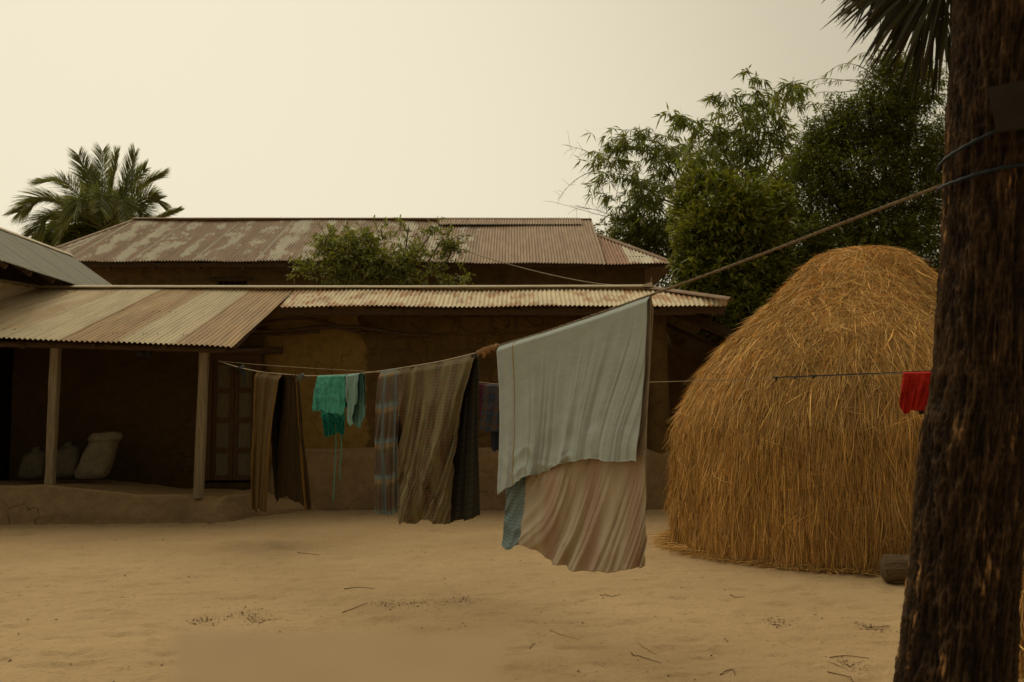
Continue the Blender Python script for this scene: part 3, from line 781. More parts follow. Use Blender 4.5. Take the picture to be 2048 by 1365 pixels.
# ------------------------------------------------------------------ haystacks
def haystack(label, cx, cy, prof, skew, n, seed, grp=None, s=1.0):
    r_ = np.random.RandomState(seed)
    prof = np.array(prof, float)
    H = prof[-1, 0]
    hs = thing('haystack', label, 'haystack', (cx, cy, 0), grp)
    def rad(h): return np.interp(h, prof[:, 0], prof[:, 1])
    def pos(th, h, off=0.0):
        lump = 1 + .055 * vnoise(np.stack([np.cos(th) * 1.7 + 5, np.sin(th) * 1.7 + 5, h * .8], -1)) + .02 * vnoise(np.stack([np.cos(th) * 6 + 5, np.sin(th) * 6 + 5, h * 2.5], -1))
        R = rad(h) * lump + off
        k = skew * (h / H) ** 3
        return np.stack([cx + k + R * np.cos(th), cy + R * np.sin(th), h + 0 * R], -1)
    th = np.linspace(0, 2 * np.pi, 97); hh_ = np.linspace(0, 1, 60) ** .8 * H
    TT, HH = np.meshgrid(th, hh_)
    mesh('straw_core', pos(TT, HH, -.05).clip([-99, -99, 0], 99), grid_faces(97, 60), M['straw_core'], hs, smooth=True)
    # strands: sample height by surface area
    hg = np.linspace(0, H, 400); ds = np.hypot(np.gradient(hg), np.gradient(rad(hg))); cdf = np.cumsum(np.maximum(rad(hg), .08) * ds); cdf /= cdf[-1]
    h = np.interp(r_.rand(n), cdf, hg)
    # favour the camera-facing half
    cam_a = math.atan2(-cy, -cx)
    tt = cam_a + (r_.rand(n) * 2 - 1) ** 1 * np.pi * np.where(r_.rand(n) < .8, .62, 1)
    up = sstep(.35 * H, .95 * H, h)               # 0 bottom, 1 top
    L = (.26 + .50 * r_.rand(n)) * (1 - .50 * up) * s
    K = 5
    spread = np.where(r_.rand(n) < .09 + .38 * up, r_.randn(n) * .9, r_.randn(n) * (.08 + .42 * up))
    q = np.zeros((n, K, 3)); th_ = tt.copy(); hc = h.copy()
    off0 = .01 + .05 * r_.rand(n) ** 2
    # distance along the slope: dh = ds * sin(slope)
    eps = .04
    drdh = (rad(hc + eps) - rad(hc - eps)) / (2 * eps)
    bend = r_.randn(n) * .35
    stray = (r_.rand(n) < .06) * r_.rand(n) * .14
    for k in range(K):
        q[:, k] = pos(th_, hc, off0 + stray * (k / (K - 1)) ** 2 + .012 * r_.randn(n) * (k > 0))
        drdh = (rad(hc + eps) - rad(hc - eps)) / (2 * eps)
        sl = 1 / np.sqrt(1 + drdh ** 2)
        a = spread + bend * (k / K)
        st = L / (K - 1)
        hc = np.clip(hc - st * np.cos(a) * sl, .004, H - .002)
        th_ = th_ + st * np.sin(a) / np.maximum(rad(hc), .15)
    low = h < .16
    q[low, :, 2] = np.maximum(q[low, :, 2], .006 + .02 * r_.rand(low.sum())[:, None])
    outw = np.stack([np.cos(tt), np.sin(tt), np.zeros(n)], -1)
    tang = q[:, -1] - q[:, 0]; tang /= np.linalg.norm(tang, axis=1)[:, None] + 1e-6
    side = np.cross(tang, outw + .7 * r_.randn(n, 3)); side /= np.linalg.norm(side, axis=1)[:, None] + 1e-6
    wd = (.0030 + .0024 * r_.rand(n) + .004 * (r_.rand(n) < .12))[:, None] * np.array([1, 1.1, 1, .9, .35])[None] * s
    V, F = ribbons(q, side, wd)
    tone = np.clip(.74 + .24 * r_.randn(n) + .55 * (r_.rand(n) < .07), .2, 1.9)
    tone *= 1 + .22 * vnoise(np.stack([np.cos(tt) * 3 + 9, np.sin(tt) * 3 + 9, h * 1.1], -1))
    tone *= 1.0
    c = np.stack([tone, tone * (.95 + .09 * r_.rand(n)), tone * (.85 + .35 * r_.rand(n))], -1)
    c = np.repeat(c, K * 2, 0)
    o = mesh('straw', V, F, M['straw'], hs, colr=c); o['kind'] = 'stuff'
    # loose fringe at the foot
    m = int(n * .035)
    ta = cam_a + (r_.rand(m) * 2 - 1) * np.pi * .6
    R0 = rad(.02) + .03 * r_.randn(m) + .16 * r_.rand(m) ** 4
    p0 = np.stack([cx + R0 * np.cos(ta), cy + R0 * np.sin(ta), .008 + .045 * r_.rand(m) ** 2], -1)
    d = ta + r_.randn(m) * 1.1
    L = .10 + .22 * r_.rand(m)
    kk = np.linspace(0, 1, 4)
    q = p0[:, None] + np.stack([np.cos(d), np.sin(d), .02 * r_.randn(m)], -1)[:, None] * (L[:, None] * kk[None])[..., None]
    q[..., 2] = np.maximum(q[..., 2], .008) + .02 * (r_.rand(m) ** 3)[:, None] * np.sin(kk * 3)[None]
    side = np.cross(q[:, -1] - q[:, 0], (0, 0, 1.0) + .5 * r_.randn(m, 3)); side /= np.linalg.norm(side, axis=1)[:, None]
    V, F = ribbons(q, side, (.005 * np.ones((m, 1))) * np.array([1, 1, .9, .3])[None])
    t = np.clip(.72 + .28 * r_.randn(m), .3, 1.5)
    o = mesh('loose_straw', V, F, M['straw'], hs, colr=np.repeat(np.stack([t, t, t], -1), 8, 0)); o['kind'] = 'stuff'
    return hs
PROF = [(0, 2.26), (.3, 2.27), (.83, 2.27), (1.4, 2.23), (1.82, 2.06), (2.13, 1.87), (2.44, 1.62), (2.75, 1.27), (3.06, .93), (3.30, .70), (3.43, .58), (3.51, .47), (3.56, .34), (3.585, .20), (3.59, .0)]
haystack('large rounded golden haystack standing in the yard, red garment hanging in front of it', 4.24, 12.1, PROF, .06, 175000, 3)
haystack('second haystack, only its edge visible behind the right side of the big trunk', 4.62, 5.75, [(0, 1.65), (.8, 1.72), (1.05, 1.66), (1.25, 1.45), (1.45, 1.0), (1.55, .5), (1.58, 0)], 0, 26000, 5)

# ------------------------------------------------------------------ big trunk (old fan palm) on the right
YT = 4.0
palm = thing('fan_palm', 'thick dark rough-barked trunk close by at the right, fan fronds hanging from its top', 'palm tree', tuple(P(1911, 1500, YT)[:1]) + (YT, 0))
zt_ = np.linspace(-.02, 4.6, 760); na = 420
def py_of_z(z):  # inverse of P at Y=YT
    ys = np.linspace(-900, 1800, 500); zs = PA(0 * ys + 1900, ys, YT + 0 * ys)[:, 2]
    return np.interp(z, zs[::-1], ys[::-1])
pz = py_of_z(zt_)
lf = interp(pz, [(-900, 1935), (0, 1908), (200, 1896), (400, 1889), (600, 1880), (740, 1872), (800, 1866), (870, 1850), (950, 1844), (1000, 1840), (1150, 1826), (1300, 1808), (1365, 1798), (1500, 1775), (1620, 1730)])
rt = interp(pz, [(-900, 2160), (0, 2128), (300, 2105), (600, 2078), (900, 2052), (1000, 2043), (1200, 2030), (1365, 2022), (1500, 2028), (1620, 2060)])
cx_ = PA((lf + rt) / 2, pz, YT + 0 * pz)[:, 0]; rr_ = (rt - lf) / 2 / FPX * YT
th = np.linspace(0, 2 * np.pi, na + 1)
TT, ZZ = np.meshgrid(th, zt_)
CT, ST = np.cos(TT), np.sin(TT)
rough = sstep(3.2, 1.6, ZZ) * .5 + .5
twist = .25 * vnoise(np.stack([CT * 1.2 + 3, ST * 1.2 + 3, ZZ * .8], -1))
a_ = TT + twist
pl = np.stack([np.cos(a_) * 6.5, np.sin(a_) * 6.5, ZZ * 5.0], -1)
warp = .35 * vnoise(pl * 1.4 + 21)
rdg = lambda q: 1 - 2.4 * np.abs(vnoise(q)) ** .75
r1 = rdg(pl + warp[..., None]); r2 = rdg(pl * np.array([2.2, 2.2, 2.9]) + 7 + warp[..., None]); r3 = rdg(pl * np.array([4.6, 4.6, 6.5]) + 13)
lumps = vnoise(np.stack([CT * 1.6 + 11, ST * 1.6, ZZ * 1.6], -1))
dR = .0058 * r1 + .0042 * r2 + .0028 * r3 + .014 * lumps * rough + .003 * vnoise(np.stack([CT * 45, ST * 45, ZZ * 60], -1))
Rm = rr_[:, None] + (dR - dR.mean()) * (0.7 + .5 * rough) - .008
V = np.stack([cx_[:, None] + Rm * CT, YT + Rm * ST, ZZ], -1)
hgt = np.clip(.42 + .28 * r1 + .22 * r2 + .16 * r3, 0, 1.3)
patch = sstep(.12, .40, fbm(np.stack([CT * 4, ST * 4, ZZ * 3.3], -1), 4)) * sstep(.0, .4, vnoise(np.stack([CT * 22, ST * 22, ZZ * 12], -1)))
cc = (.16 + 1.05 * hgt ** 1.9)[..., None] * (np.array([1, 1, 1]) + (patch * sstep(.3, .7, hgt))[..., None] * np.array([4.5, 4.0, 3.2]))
b = NB('palm_bark', .92, .2)
v = b.coord('Object', (5, 5, 3.0)); n1 = b.noise(v, 4, 8, .78, .4); n2 = b.noise(b.coord('Object'), 45, 4, .7)
b.base(b.mix(1.0, b.attr(), b.mix(b.ramp(n1, .3, .7), (.060, .034, .017), (.15, .090, .047)), 'MULTIPLY'))
b.bump(b.math('ADD', n1, b.math('MULTIPLY', n2, .5)), 1.0, .02); M['bark'] = b.m
mesh('trunk', V, grid_faces(na + 1, len(zt_)), M['bark'], palm, smooth=True, colr=cc.reshape(-1, 3))
# fronds
def fan_leaf(hub, ax, nrm, R, spread, parent, nseg=46, stem_from=None, droop=.25, seed=0):
    r_ = np.random.RandomState(seed)
    hub = np.array(hub, float); ax = np.array(ax, float); ax /= np.linalg.norm(ax)
    nrm = np.array(nrm, float); nrm -= ax * nrm.dot(ax); nrm /= np.linalg.norm(nrm)
    sd = np.cross(nrm, ax)
    a = np.linspace(-spread, spread, nseg) + r_.randn(nseg) * .012
    dirs = np.cos(a)[:, None] * ax + np.sin(a)[:, None] * sd
    Ls = R * (1 - .18 * (a / spread) ** 2) * (.9 + .18 * r_.rand(nseg))
    t = np.array([0, .25, .5, .7, .87, 1.0])
    q = hub + dirs[:, None] * (Ls[:, None] * t[None])[..., None]
    q = q + nrm * (.05 * R * np.sin(t * 3))[None, :, None] * (1 + 0 * a)[:, None, None]
    q[..., 2] -= (droop * R * t[None] ** 3 * (.6 + .9 * r_.rand(nseg)[:, None]))
    q = q + .045 * R * r_.randn(nseg, 1, 3) * (t ** 3)[None, :, None]
    dth = 2 * spread / nseg
    wd = np.stack([2.0 * np.tan(dth / 2) * Ls * .02, 2 * np.tan(dth / 2) * Ls * .27, 2 * np.tan(dth / 2) * Ls * .42, Ls * .034, Ls * .020, Ls * .002], 1)
    tn = np.cross(dirs, nrm) + .35 * nrm * np.where(np.arange(nseg) % 2, 1, -1)[:, None]
    tn /= np.linalg.norm(tn, axis=1)[:, None]
    V, F = ribbons(q, tn, wd)
    c = np.clip(.75 + .3 * r_.randn(nseg), .35, 1.5)
    c = np.stack([c * (1 + .25 * r_.rand(nseg)), c, c], -1)
    o = mesh('frond', V, F, M['leaf_fan'], parent, colr=np.repeat(c, 12, 0))
    if stem_from is not None:
        s0 = np.array(stem_from, float); md = (s0 + hub) / 2 + (0, 0, .12)
        p = curve([s0, md, hub], 12); V, F = tube_arr(p, np.linspace(.022, .010, 12), 6)
        mesh('petiole', V, F, M['bamboo'], o)
    return o
top = np.array([cx_[-1], YT, 4.5])
specs = [  # hub px, py, Y ; axis direction px ; radius ; spread
    ((1905, -75), 4.35, (-1.0, .55), .60, 1.15, 0),
    ((1900, -95), 4.55, (-.62, .9), .62, .95, 1),
    ((1872, -30), 4.6, (-.16, 1), .50, .62, 2),
    ((1800, -110), 4.7, (-.75, .8), .42, .8, 5),
    ((1860, -60), 4.8, (-.45, 1), .42, .8, 3),
    ((1935, -110), 4.5, (-1, .05), .66, .9, 4),
]
def fan_at(hub_px, Y, d, R, sp, sd_, stem=True):
    hub = P(hub_px[0], hub_px[1], Y); ax = np.array([d[0], .15 * ((sd_ % 3) - 1), -d[1]])
    nr = np.array([.25 * ((sd_ * 7) % 5 - 2) / 2, -1, .35])
    return fan_leaf(hub, ax, nr, R, sp, palm, 40, top if stem else None, .12, sd_)
for (h_, Y_, d_, R_, sp_, k_) in specs:
    fan_at(h_, Y_, d_, R_, sp_, k_)
for k in range(16):   # rest of the crown above the frame
    an = k / 16 * 2 * math.pi + .2
    el = .15 + .9 * ((k * 5) % 7) / 7
    d = np.array([math.cos(an) * math.cos(el), math.sin(an) * math.cos(el), math.sin(el)])
    hub = top + d * .75
    fan_leaf(hub, d + (0, 0, -.35), np.cross(d, (-math.sin(an), math.cos(an), 0)), .72, 1.4, palm, 36, top, .3, 30 + k)
# grey boards / sheet tied to the trunk
sx = MB()
pw = P(2020, 225, 3.72)
V = []
hc_ = [(1975, 176), (2100, 150), (2110, 245), (1992, 262)]
q = [P(a, c, 3.66) for a, c in hc_]; q2 = [v + (.02, .03, 0) for v in q]
plq = mesh('grey_sheet', q + q2, [(0, 1, 2, 3), (7, 6, 5, 4), (0, 4, 5, 1), (1, 5, 6, 2), (2, 6, 7, 3), (3, 7, 4, 0)], simple('grey_plastic_sheet', (.032, .025, .018), (.02, .016, .012), 6, .8, .5, .01), None, loc=P(2020, 262, 3.7))
tag(plq, 'dull grey-brown sheet tied high on the right side of the big trunk', 'plastic sheet')
def wrap_rope(name, zs, extra, rad_, mat):
    n = 60; tt = np.linspace(-math.pi * 1.12, -.1, n)
    z = np.interp(tt, np.linspace(-math.pi * 1.12, -.1, len(zs)), zs)
    R = np.interp(z, zt_, rr_) + extra; X = np.interp(z, zt_, cx_)
    return np.stack([X + R * np.cos(tt), YT + R * np.sin(tt), z], -1)
zA = lambda py: P(1890, py, 3.9)[2]
for zs, nm in (([zA(322), zA(300), zA(268), zA(252), zA(262)], 'upper blue rope slanting round the big dark trunk'), ([zA(366), zA(362), zA(348), zA(346), zA(350)], 'lower blue rope wound round the big trunk where the clothesline is tied')):
    p = wrap_rope('r', zs, .018, 0, None); V, F = tube_arr(p, .0075 + .0015 * np.sin(np.arange(60) * 1.7), 7)
    tag(mesh('blue_rope', V, F, M['blueline'], None, loc=p.mean(0), smooth=True), nm, 'rope')

# ------------------------------------------------------------------ clotheslines
XA, YA = P(1884, 370, 4.0)[0], 3.98
XB, YB = P(436, 722, 14.8)[0], 14.8
def rope_Y(px):
    """depth on the rope's vertical plane for a picture column (py-independent to first order)"""
    k = (px - 1024) / FPX * 1.0
    # X = k*(dy-scaled) ; solve X/Y = k along the straight plan line
    t = (XA - k * YA) / (k * (YB - YA) - (XB - XA))
    return YA + t * (YB - YA)
ROPE = [(1884, 371), (1800, 402), (1700, 441), (1600, 480), (1500, 518), (1400, 555), (1300, 591), (1200, 628), (1100, 661), (1000, 691), (955, 706), (900, 719), (860, 727), (765, 742), (700, 749), (620, 752), (560, 748), (515, 743), (470, 733), (436, 722)]
RX = np.array([r[0] for r in ROPE])[::-1]; RY = np.array([r[1] for r in ROPE])[::-1]
def rope_py(px): return np.interp(px, RX, RY)
def rope_pt(px, dy=0.0): return P(px, rope_py(px) + dy, rope_Y(px))
thick = curve([rope_pt(x) for x in (1884, 1700, 1500, 1300, 1100, 1000, 955)], 500)
tt = np.arange(500)[:, None]; ang = np.arange(9) / 9 * 2 * np.pi
rad = (.0068 * (1 + .24 * np.cos(3 * ang[None] + tt * .9)))
V, F = tube_arr(thick, rad, 9)
tag(mesh('clothesline_rope', V, F, M['rope'], None, loc=thick[0], smooth=True), 'thick twisted brown rope running from the big trunk down to the large pale sheet', 'rope')
p = curve([rope_pt(x) for x in (957, 900, 860, 765, 700, 620, 560, 515, 470, 436)], 120); V, F = tube_arr(p, .0055, 6)
p2 = P(404, 716, 14.95); 
lineo = tag(mesh('clothesline', V, F, M['line'], None, loc=p[-1], smooth=True), 'thin line carrying the green and plaid clothes, tied to the porch post', 'clothesline')
p = curve([P(436, 722, 14.8), P(425, 718, 14.85), P(407, 716, 14.82)], 10); V, F = tube_arr(p, .006, 6); mesh('loose_end', V, F, M['blueline'], lineo)
# frayed knot between the brown cloth and the sheet
kn = []
for i, x in enumerate(np.linspace(957, 998, 60)):
    c = rope_pt(x); kn.append(c + rs.randn(3) * .004)
V, F = tube_arr(kn, .010 + .006 * abs(np.sin(np.arange(60) * .9)) + .005 * rs.rand(60), 8)
ko = mesh('rope_knot', V, F, M['frayed'], None, loc=rope_pt(975), smooth=True)
tag(ko, 'frayed orange-brown knot in the rope between the brown cloth and the pale sheet', 'rope knot')
m_ = MB()
for k in range(60):
    c = rope_pt(rs.uniform(957, 997)); d = rs.randn(3); d[2] -= .6; d /= np.linalg.norm(d)
    m_.tube([c, c + d * .03 + (0, 0, .004), c + d * rs.uniform(.02, .045)], [.003, .0025, .001], 4)
m_.tube([rope_pt(968), rope_pt(969, 6), rope_pt(967, 14)], [.02, .017, .006], 7)
m_.build('fray', M['frayed'], ko)
# second line, further back
Y2 = lambda px: np.interp(px, [436, 1300, 1800, 2300], [14.8, 9.9, 8.85, 8.0])
L2 = [(436, 722), (520, 730), (640, 738), (770, 746), (960, 765), (1000, 768), (1150, 768), (1295, 765), (1425, 761), (1550, 757), (1680, 752), (1800, 747), (1868, 744), (1990, 742), (2120, 744)]
def l2pt(px, dy=0.0):
    py = np.interp(px, [a for a, _ in L2], [c for _, c in L2]); return P(px, py + dy, Y2(px))
p = curve([l2pt(a) for a, _ in L2], 140); V, F = tube_arr(p, .0042, 6)
l2 = tag(mesh('clothesline', V, F, M['line'], None, loc=p[0], smooth=True), 'second thin line passing behind the sheets and in front of the haystack', 'clothesline')
p = curve([l2pt(x, -2.0) for x in (1545, 1600, 1680, 1760, 1868)], 50); V, F = tube_arr(p, .0052, 6); mesh('blue_cord', V, F, M['blueline'], l2)
for kx in (1553, 1590, 1628):
    m_ = MB(); c = l2pt(kx)
    for k in range(4 if kx == 1553 else 2):
        d = rs.randn(3); d /= np.linalg.norm(d); m_.tube([c - d * .02, c, c + d * .03], [.003, .011, .003], 6)
    m_.build('blue_knot', M['blueline'], l2)
q = P(2120, 744, 8.3)
lp = thing('line_pole', 'bamboo pole holding the thin line, hidden behind the big trunk', 'pole', (q[0], 8.3, 0))
m_ = MB(); m_.tube([(q[0], 8.3, 0), (q[0] + .02, 8.3, 1.3), (q[0], 8.3, 2.5)], [.04, .036, .03], 10); m_.build('pole_shaft', M['bamboo'], lp)
# rag knots on the first line
for x, lab, mt in ((482, 'dark blue rag knotted on the line beside the door', 'blueline'), (604, 'small grey rag knotted on the line right of the long brown cloth', 'greyknot')):
    m_ = MB(); c = rope_pt(x)
    for k in range(9):
        d = rs.randn(3); d[2] = -abs(d[2]) * .8 + .2; d /= np.linalg.norm(d); l_ = rs.uniform(.05, .12)
        m_.tube([c, c + d * l_ * .5 + (0, 0, .01), c + d * l_ + (0, 0, -.03)], [.016, .012, .004], 6)
    if x == 482: m_.tube([c, c + (.05, 0, -.1), c + (.06, 0, -.26)], [.014, .02, .006], 6)
    tag(m_.build('rag_knot', M[mt], None, loc=c, smooth=True), lab, 'rag')
# slack wire over the roof
p = curve([P(905, 492, 22.5), P(960, 512, 21.5), P(1060, 540, 20.3), P(1160, 562, 19), P(1230, 571, 18.3), P(1302, 574, 17.5)], 60)
V, F = tube_arr(p, .009, 5); tag(mesh('slack_wire', V, F, M['wire'], None, loc=p[-1], smooth=True), 'slack pale wire from the shrub to the right end of the front roof ridge', 'wire')

# ------------------------------------------------------------------ cloths
def fabric(name, base, stripes=(), rough=.85, weave=900, trans=.0, mottled=.12, hem=None):
    """stripes: (axis, freq per metre, offset, width 0..1, colour, strength)"""
    b = NB(name, rough, .06)
    tc = b.n('ShaderNodeTexCoord'); s = b.n('ShaderNodeSeparateXYZ'); b.l(tc.outputs['UV'], s.inputs[0])
    n = b.noise(tc.outputs['UV'], 6, 4, .6); nf = b.noise(tc.outputs['UV'], 120, 3, .6)
    c = b.mix(b.math('MULTIPLY', b.ramp(n, .3, .7), 1.0), base, tuple(x * (1 - mottled) for x in base))
    for (ax, fr_, off, wd, cl, st) in stripes:
        ed = .10 if fr_ < 6 else .02
        f = b.math('FRACT', b.math('ADD', b.math('MULTIPLY', s.outputs[ax], fr_), off))
        t = b.ramp(b.math('ABSOLUTE', b.math('SUBTRACT', f, .5)), wd / 2 + ed, wd / 2 - ed)
        c = b.mix(b.math('MULTIPLY', t, st), c, cl)
    b.base(b.mix(.25, c, b.mix(nf, tuple(x * .6 for x in base), c)))
    b.bump(b.math('ADD', b.math('MULTIPLY', n, .6), b.math('MULTIPLY', nf, .12)), .35, .012)
    if trans:
        tr = b.n('ShaderNodeBsdfTranslucent'); b.l(c, tr.inputs[0]); ms = b.n('ShaderNodeMixShader'); ms.inputs[0].default_value = trans
        out = b.t.nodes['Material Output']; b.l(b.b.outputs[0], ms.inputs[1]); b.l(tr.outputs[0], ms.inputs[2]); b.l(ms.outputs[0], out.inputs[0])
    return b.m

def bound(tab, t): return np.interp(t, [a[0] for a in tab], [a[1] for a in tab])

def cloth(name, mat, parent, yfun, top, bottom, left, right, off=.03, fold=.03, nfold=9, seed=0, nu=110, nv=110, fshape=.5, diag=0.0, wr=.006, topgrow=.12, loc=None, label=None, cat=None, group=None, splits=(), sharp=.5, fine=1.0, swag=0.0, sw0=.6):
    """cloth panel hung from its line: outline given at the true depth of the line.
    left/right: [(v, bow)...]; splits: [(u0, u1, name, material)] pieces sewn into the same surface"""
    u = np.linspace(0, 1, nu); v = np.linspace(0, 1, nv)
    top = np.array(top, float); bottom = np.array(bottom, float)
    def along(c, u):
        s = np.concatenate([[0], np.cumsum(np.hypot(*np.diff(c, axis=0).T))]); s /= s[-1]
        return np.stack([np.interp(u, s, c[:, 0]), np.interp(u, s, c[:, 1])], -1)
    T = along(top, u); Bm = along(bottom, u)
    Bm[:, 1] += 3.6 * vnoise(np.stack([u * 9 + seed, 0 * u, 0 * u], -1)) + 1.8 * vnoise(np.stack([u * 31 + seed, 0 * u, 0 * u], -1))
    Yv = yfun(T[:, 0])
    U, Vv = np.meshgrid(u, v)
    X = T[None, :, 0] * (1 - Vv) + Bm[None, :, 0] * Vv
    Yp = T[None, :, 1] * (1 - Vv) + Bm[None, :, 1] * Vv
    X = X + bound(left, Vv) * (1 - U) ** 1.5 + bound(right, Vv) * U ** 1.5
    W = PA(X, Yp, np.broadcast_to(Yv[None], X.shape))
    d = W[0, -1] - W[0, 0]; nr = np.array([d[1], -d[0], 0]); nr /= np.linalg.norm(nr)
    if nr[1] > 0: nr = -nr
    nr = nr + np.array([0, -1.3, 0]); nr /= np.linalg.norm(nr)
    ph = U * nfold + .9 * vnoise(np.stack([U * 2.3 + seed, Vv * 1.1, 0 * U], -1)) + diag * Vv ** 1.5
    rid = lambda n_: 1 - 2.2 * np.sqrt(n_ * n_ + .004)
    n1 = vnoise(np.stack([ph, Vv * .55 + seed * 3.1, 0 * U], -1)); n2 = vnoise(np.stack([ph * 2.3 + 9, Vv * .9 + seed, 0 * U + 4], -1))
    n3 = vnoise(np.stack([ph * 4.7 + 3, Vv * 1.3 + U * 3 + seed, 0 * U + 8], -1)); n4 = vnoise(np.stack([ph * 9.5 + 3, Vv * 2.6 + seed, 0 * U + 18], -1))
    g = (1 - sharp) * n1 * 1.6 + sharp * rid(n1) * .7 + .5 * ((1 - sharp) * n2 + sharp * rid(n2) * .6)
    env = topgrow + (1 - topgrow) * Vv ** fshape
    dis = fold * env * g + wr * (.12 + .88 * sstep(.05, .5, Vv)) * (rid(n3) + .45 * rid(n4) * fine) + wr * 1.1 * fbm(np.stack([U * 9 + Vv * 4, Vv * 9 - U * 5, 0 * U + seed], -1), 4)
    if swag:      # slack sweeping folds above the hem
        q_ = vnoise(np.stack([Vv * 8 - U * 5.5 + .6 * n1, U * 2 + 3, 0 * U + seed], -1))
        dis = dis + swag * sstep(sw0, .95, Vv) * (rid(q_) + .4) * (1 - .5 * U)
    dis = dis + off * sstep(0, .05, Vv)
    W = W + nr * dis[..., None]
    h = np.linalg.norm(W[-1, 0] - W[0, 0]); wdt = np.linalg.norm(W[0, -1] - W[0, 0])
    uv = np.stack([U * wdt, (1 - Vv) * h + .02 * n1], -1).reshape(-1, 2)
    F = grid_faces(nu, nv); col_ = F[:, 0] % nu; fu = (col_ + .5) / (nu - 1)
    used = np.zeros(len(F), bool); res = []
    V3 = W.reshape(-1, 3); l_ = loc if loc is not None else W[0, nu // 2]
    def piece(nm, fm, mt):
        if not fm.any(): return None
        idx, inv = np.unique(F[fm], return_inverse=True)
        o = mesh(nm, V3[idx], inv.reshape(-1, 4), mt, parent, loc=l_, smooth=True, uv=uv[idx])
        md = o.modifiers.new('solidify', 'SOLIDIFY'); md.thickness = .0025; md.offset = 0
        return o
    for (a, c, nm, mt) in splits:
        k = (fu >= a) & (fu <= c); used |= k; piece(nm, k, mt)
    o = piece(name, ~used, mat)
    if label: tag(o, label, cat, group)
    return W

def lin(x0, x1, n=8, dy=0, fn=rope_py):
    xs = np.linspace(x0, x1, n); return [(x, fn(x) + dy) for x in xs]
rY = lambda x: rope_Y(np.asarray(x, float))

# pale blue-grey sheet (front flap short) over a pink and cream cloth
Z2 = [(0, 0), (1, 0)]
F_pale = fabric('pale_blue_sheet', (.375, .425, .405), [(1, 24, 0, .25, (.38, .43, .43), .4)], mottled=.08)
F_paleplaid = fabric('pale_plaid_border', (.40, .45, .44), [(0, 9, .1, .3, (.27, .37, .45), .5), (0, 30, 0, .4, (.47, .48, .42), .5), (1, 14, 0, .3, (.34, .41, .44), .5)])
F_pink = fabric('pink_cream_cloth', (.47, .405, .30), [(0, 2.0, .22, .34, (.37, .235, .19), .80), (0, 5.1, .22, .3, (.37, .27, .20), .35), (0, 60, 0, .5, (.47, .34, .25), .3), (1, 60, 0, .5, (.45, .36, .26), .25)], mottled=.1)
F_check = fabric('blue_check_cloth', (.22, .29, .30), [(0, 42, 0, .35, (.10, .15, .17), .6), (1, 42, 0, .35, (.10, .15, .17), .6)])
pale = thing('bed_sheet', 'large pale blue-grey sheet hung over the rope, the upper of the two layered cloths', 'sheet', tuple(rope_pt(1150)))
W = cloth('front_flap', F_pale, pale, rY, lin(999, 1300, 10, -1), [(1008, 982), (1020, 977), (1046, 961), (1090, 940), (1130, 924), (1165, 917), (1200, 920), (1282, 919)], [(0, 0), (.3, 4), (.6, 2), (1, 0)], [(0, 0), (.15, 3), (.5, 4), (1, 0)], off=.055, fold=.046, nfold=8, seed=4, nu=260, nv=180, fshape=1.5, diag=.5, wr=.0042, topgrow=.02, fine=.5, splits=[(0, .105, 'plaid_border', F_paleplaid)], sharp=.6, swag=.028, sw0=.62)
sm = W[:, int(.105 * 259) + 0]; sm = sm + np.array([-.2, -1, 0]) * .004
V, F = tube_arr(sm + .0012 * rs.randn(len(sm), 3), .0035, 5); mesh('seam', V, F, M['twig_pale'], pale)
hm = W[-1] + np.array([-.1, -1, 0]) * .002; V, F = tube_arr(hm, .0045, 5); mesh('hem', V, F, F_pale, pale)
cloth('back_flap', F_pale, pale, rY, lin(1004, 1288, 8), [(1016, 840), (1100, 845), (1200, 850), (1268, 850)], Z2, Z2, off=-.05, fold=.015, nfold=7, seed=8, nu=70, nv=60)
pink = thing('striped_cloth', 'long pink and cream cloth hanging below the pale sheet on the same rope', 'cloth', tuple(rope_pt(1180)))
W = cloth('front_flap', F_pink, pink, rY, lin(1003, 1303, 10, 1), [(1003, 1088), (1022, 1098), (1034, 1089), (1048, 1086), (1075, 1103), (1110, 1127), (1150, 1137), (1225, 1141), (1272, 1138), (1297, 1132)], [(0, 0), (.7, 6), (1, 0)], [(0, 0), (.3, -2), (.6, -7), (.9, -1), (1, 0)], off=.006, fold=.11, nfold=8, seed=12, nu=260, nv=210, fshape=2.6, diag=3.6, wr=.009, topgrow=0.0, splits=[(0, .155, 'check_border', F_check)], sharp=.55, swag=.02, sw0=.7)
cloth('back_flap', F_pink, pink, rY, lin(1006, 1303, 8, 2), [(1036, 1070), (1100, 1100), (1200, 1112), (1284, 1104)], Z2, [(0, 0), (.5, -6), (1, 0)], off=-.045, fold=.02, nfold=7, seed=15, nu=90, nv=80)
# plaid cloths
F_olive = fabric('olive_brown_check', (.195, .165, .085), [(0, 2.9, .32, .42, (.09, .055, .03), .95), (0, 11, .3, .3, (.13, .10, .06), .30), (1, 3.2, .2, .5, (.15, .115, .065), .35), (1, 40, 0, .35, (.26, .22, .14), .22), (1, 13, 0, .16, (.22, .09, .045), .25), (0, 11, .2, .12, (.10, .13, .13), .5)], mottled=.25)
F_blue = fabric('blue_brown_plaid', (.13, .105, .07), [(0, 5.5, .25, .45, (.105, .068, .052), .7), (1, 3.1, .12, .42, (.095, .065, .052), .8), (1, 3.1, .48, .10, (.16, .27, .33), .9), (1, 3.1, .60, .09, (.36, .24, .11), .8), (0, 4.2, .9, .16, (.13, .22, .27), .8), (0, 60, 0, .4, (.15, .13, .10), .3)], mottled=.15)
F_shadeplaid = fabric('dark_shaded_plaid', (.055, .048, .036), [(0, 14, 0, .25, (.09, .09, .075), .6), (1, 20, 0, .3, (.03, .04, .05), .6)])
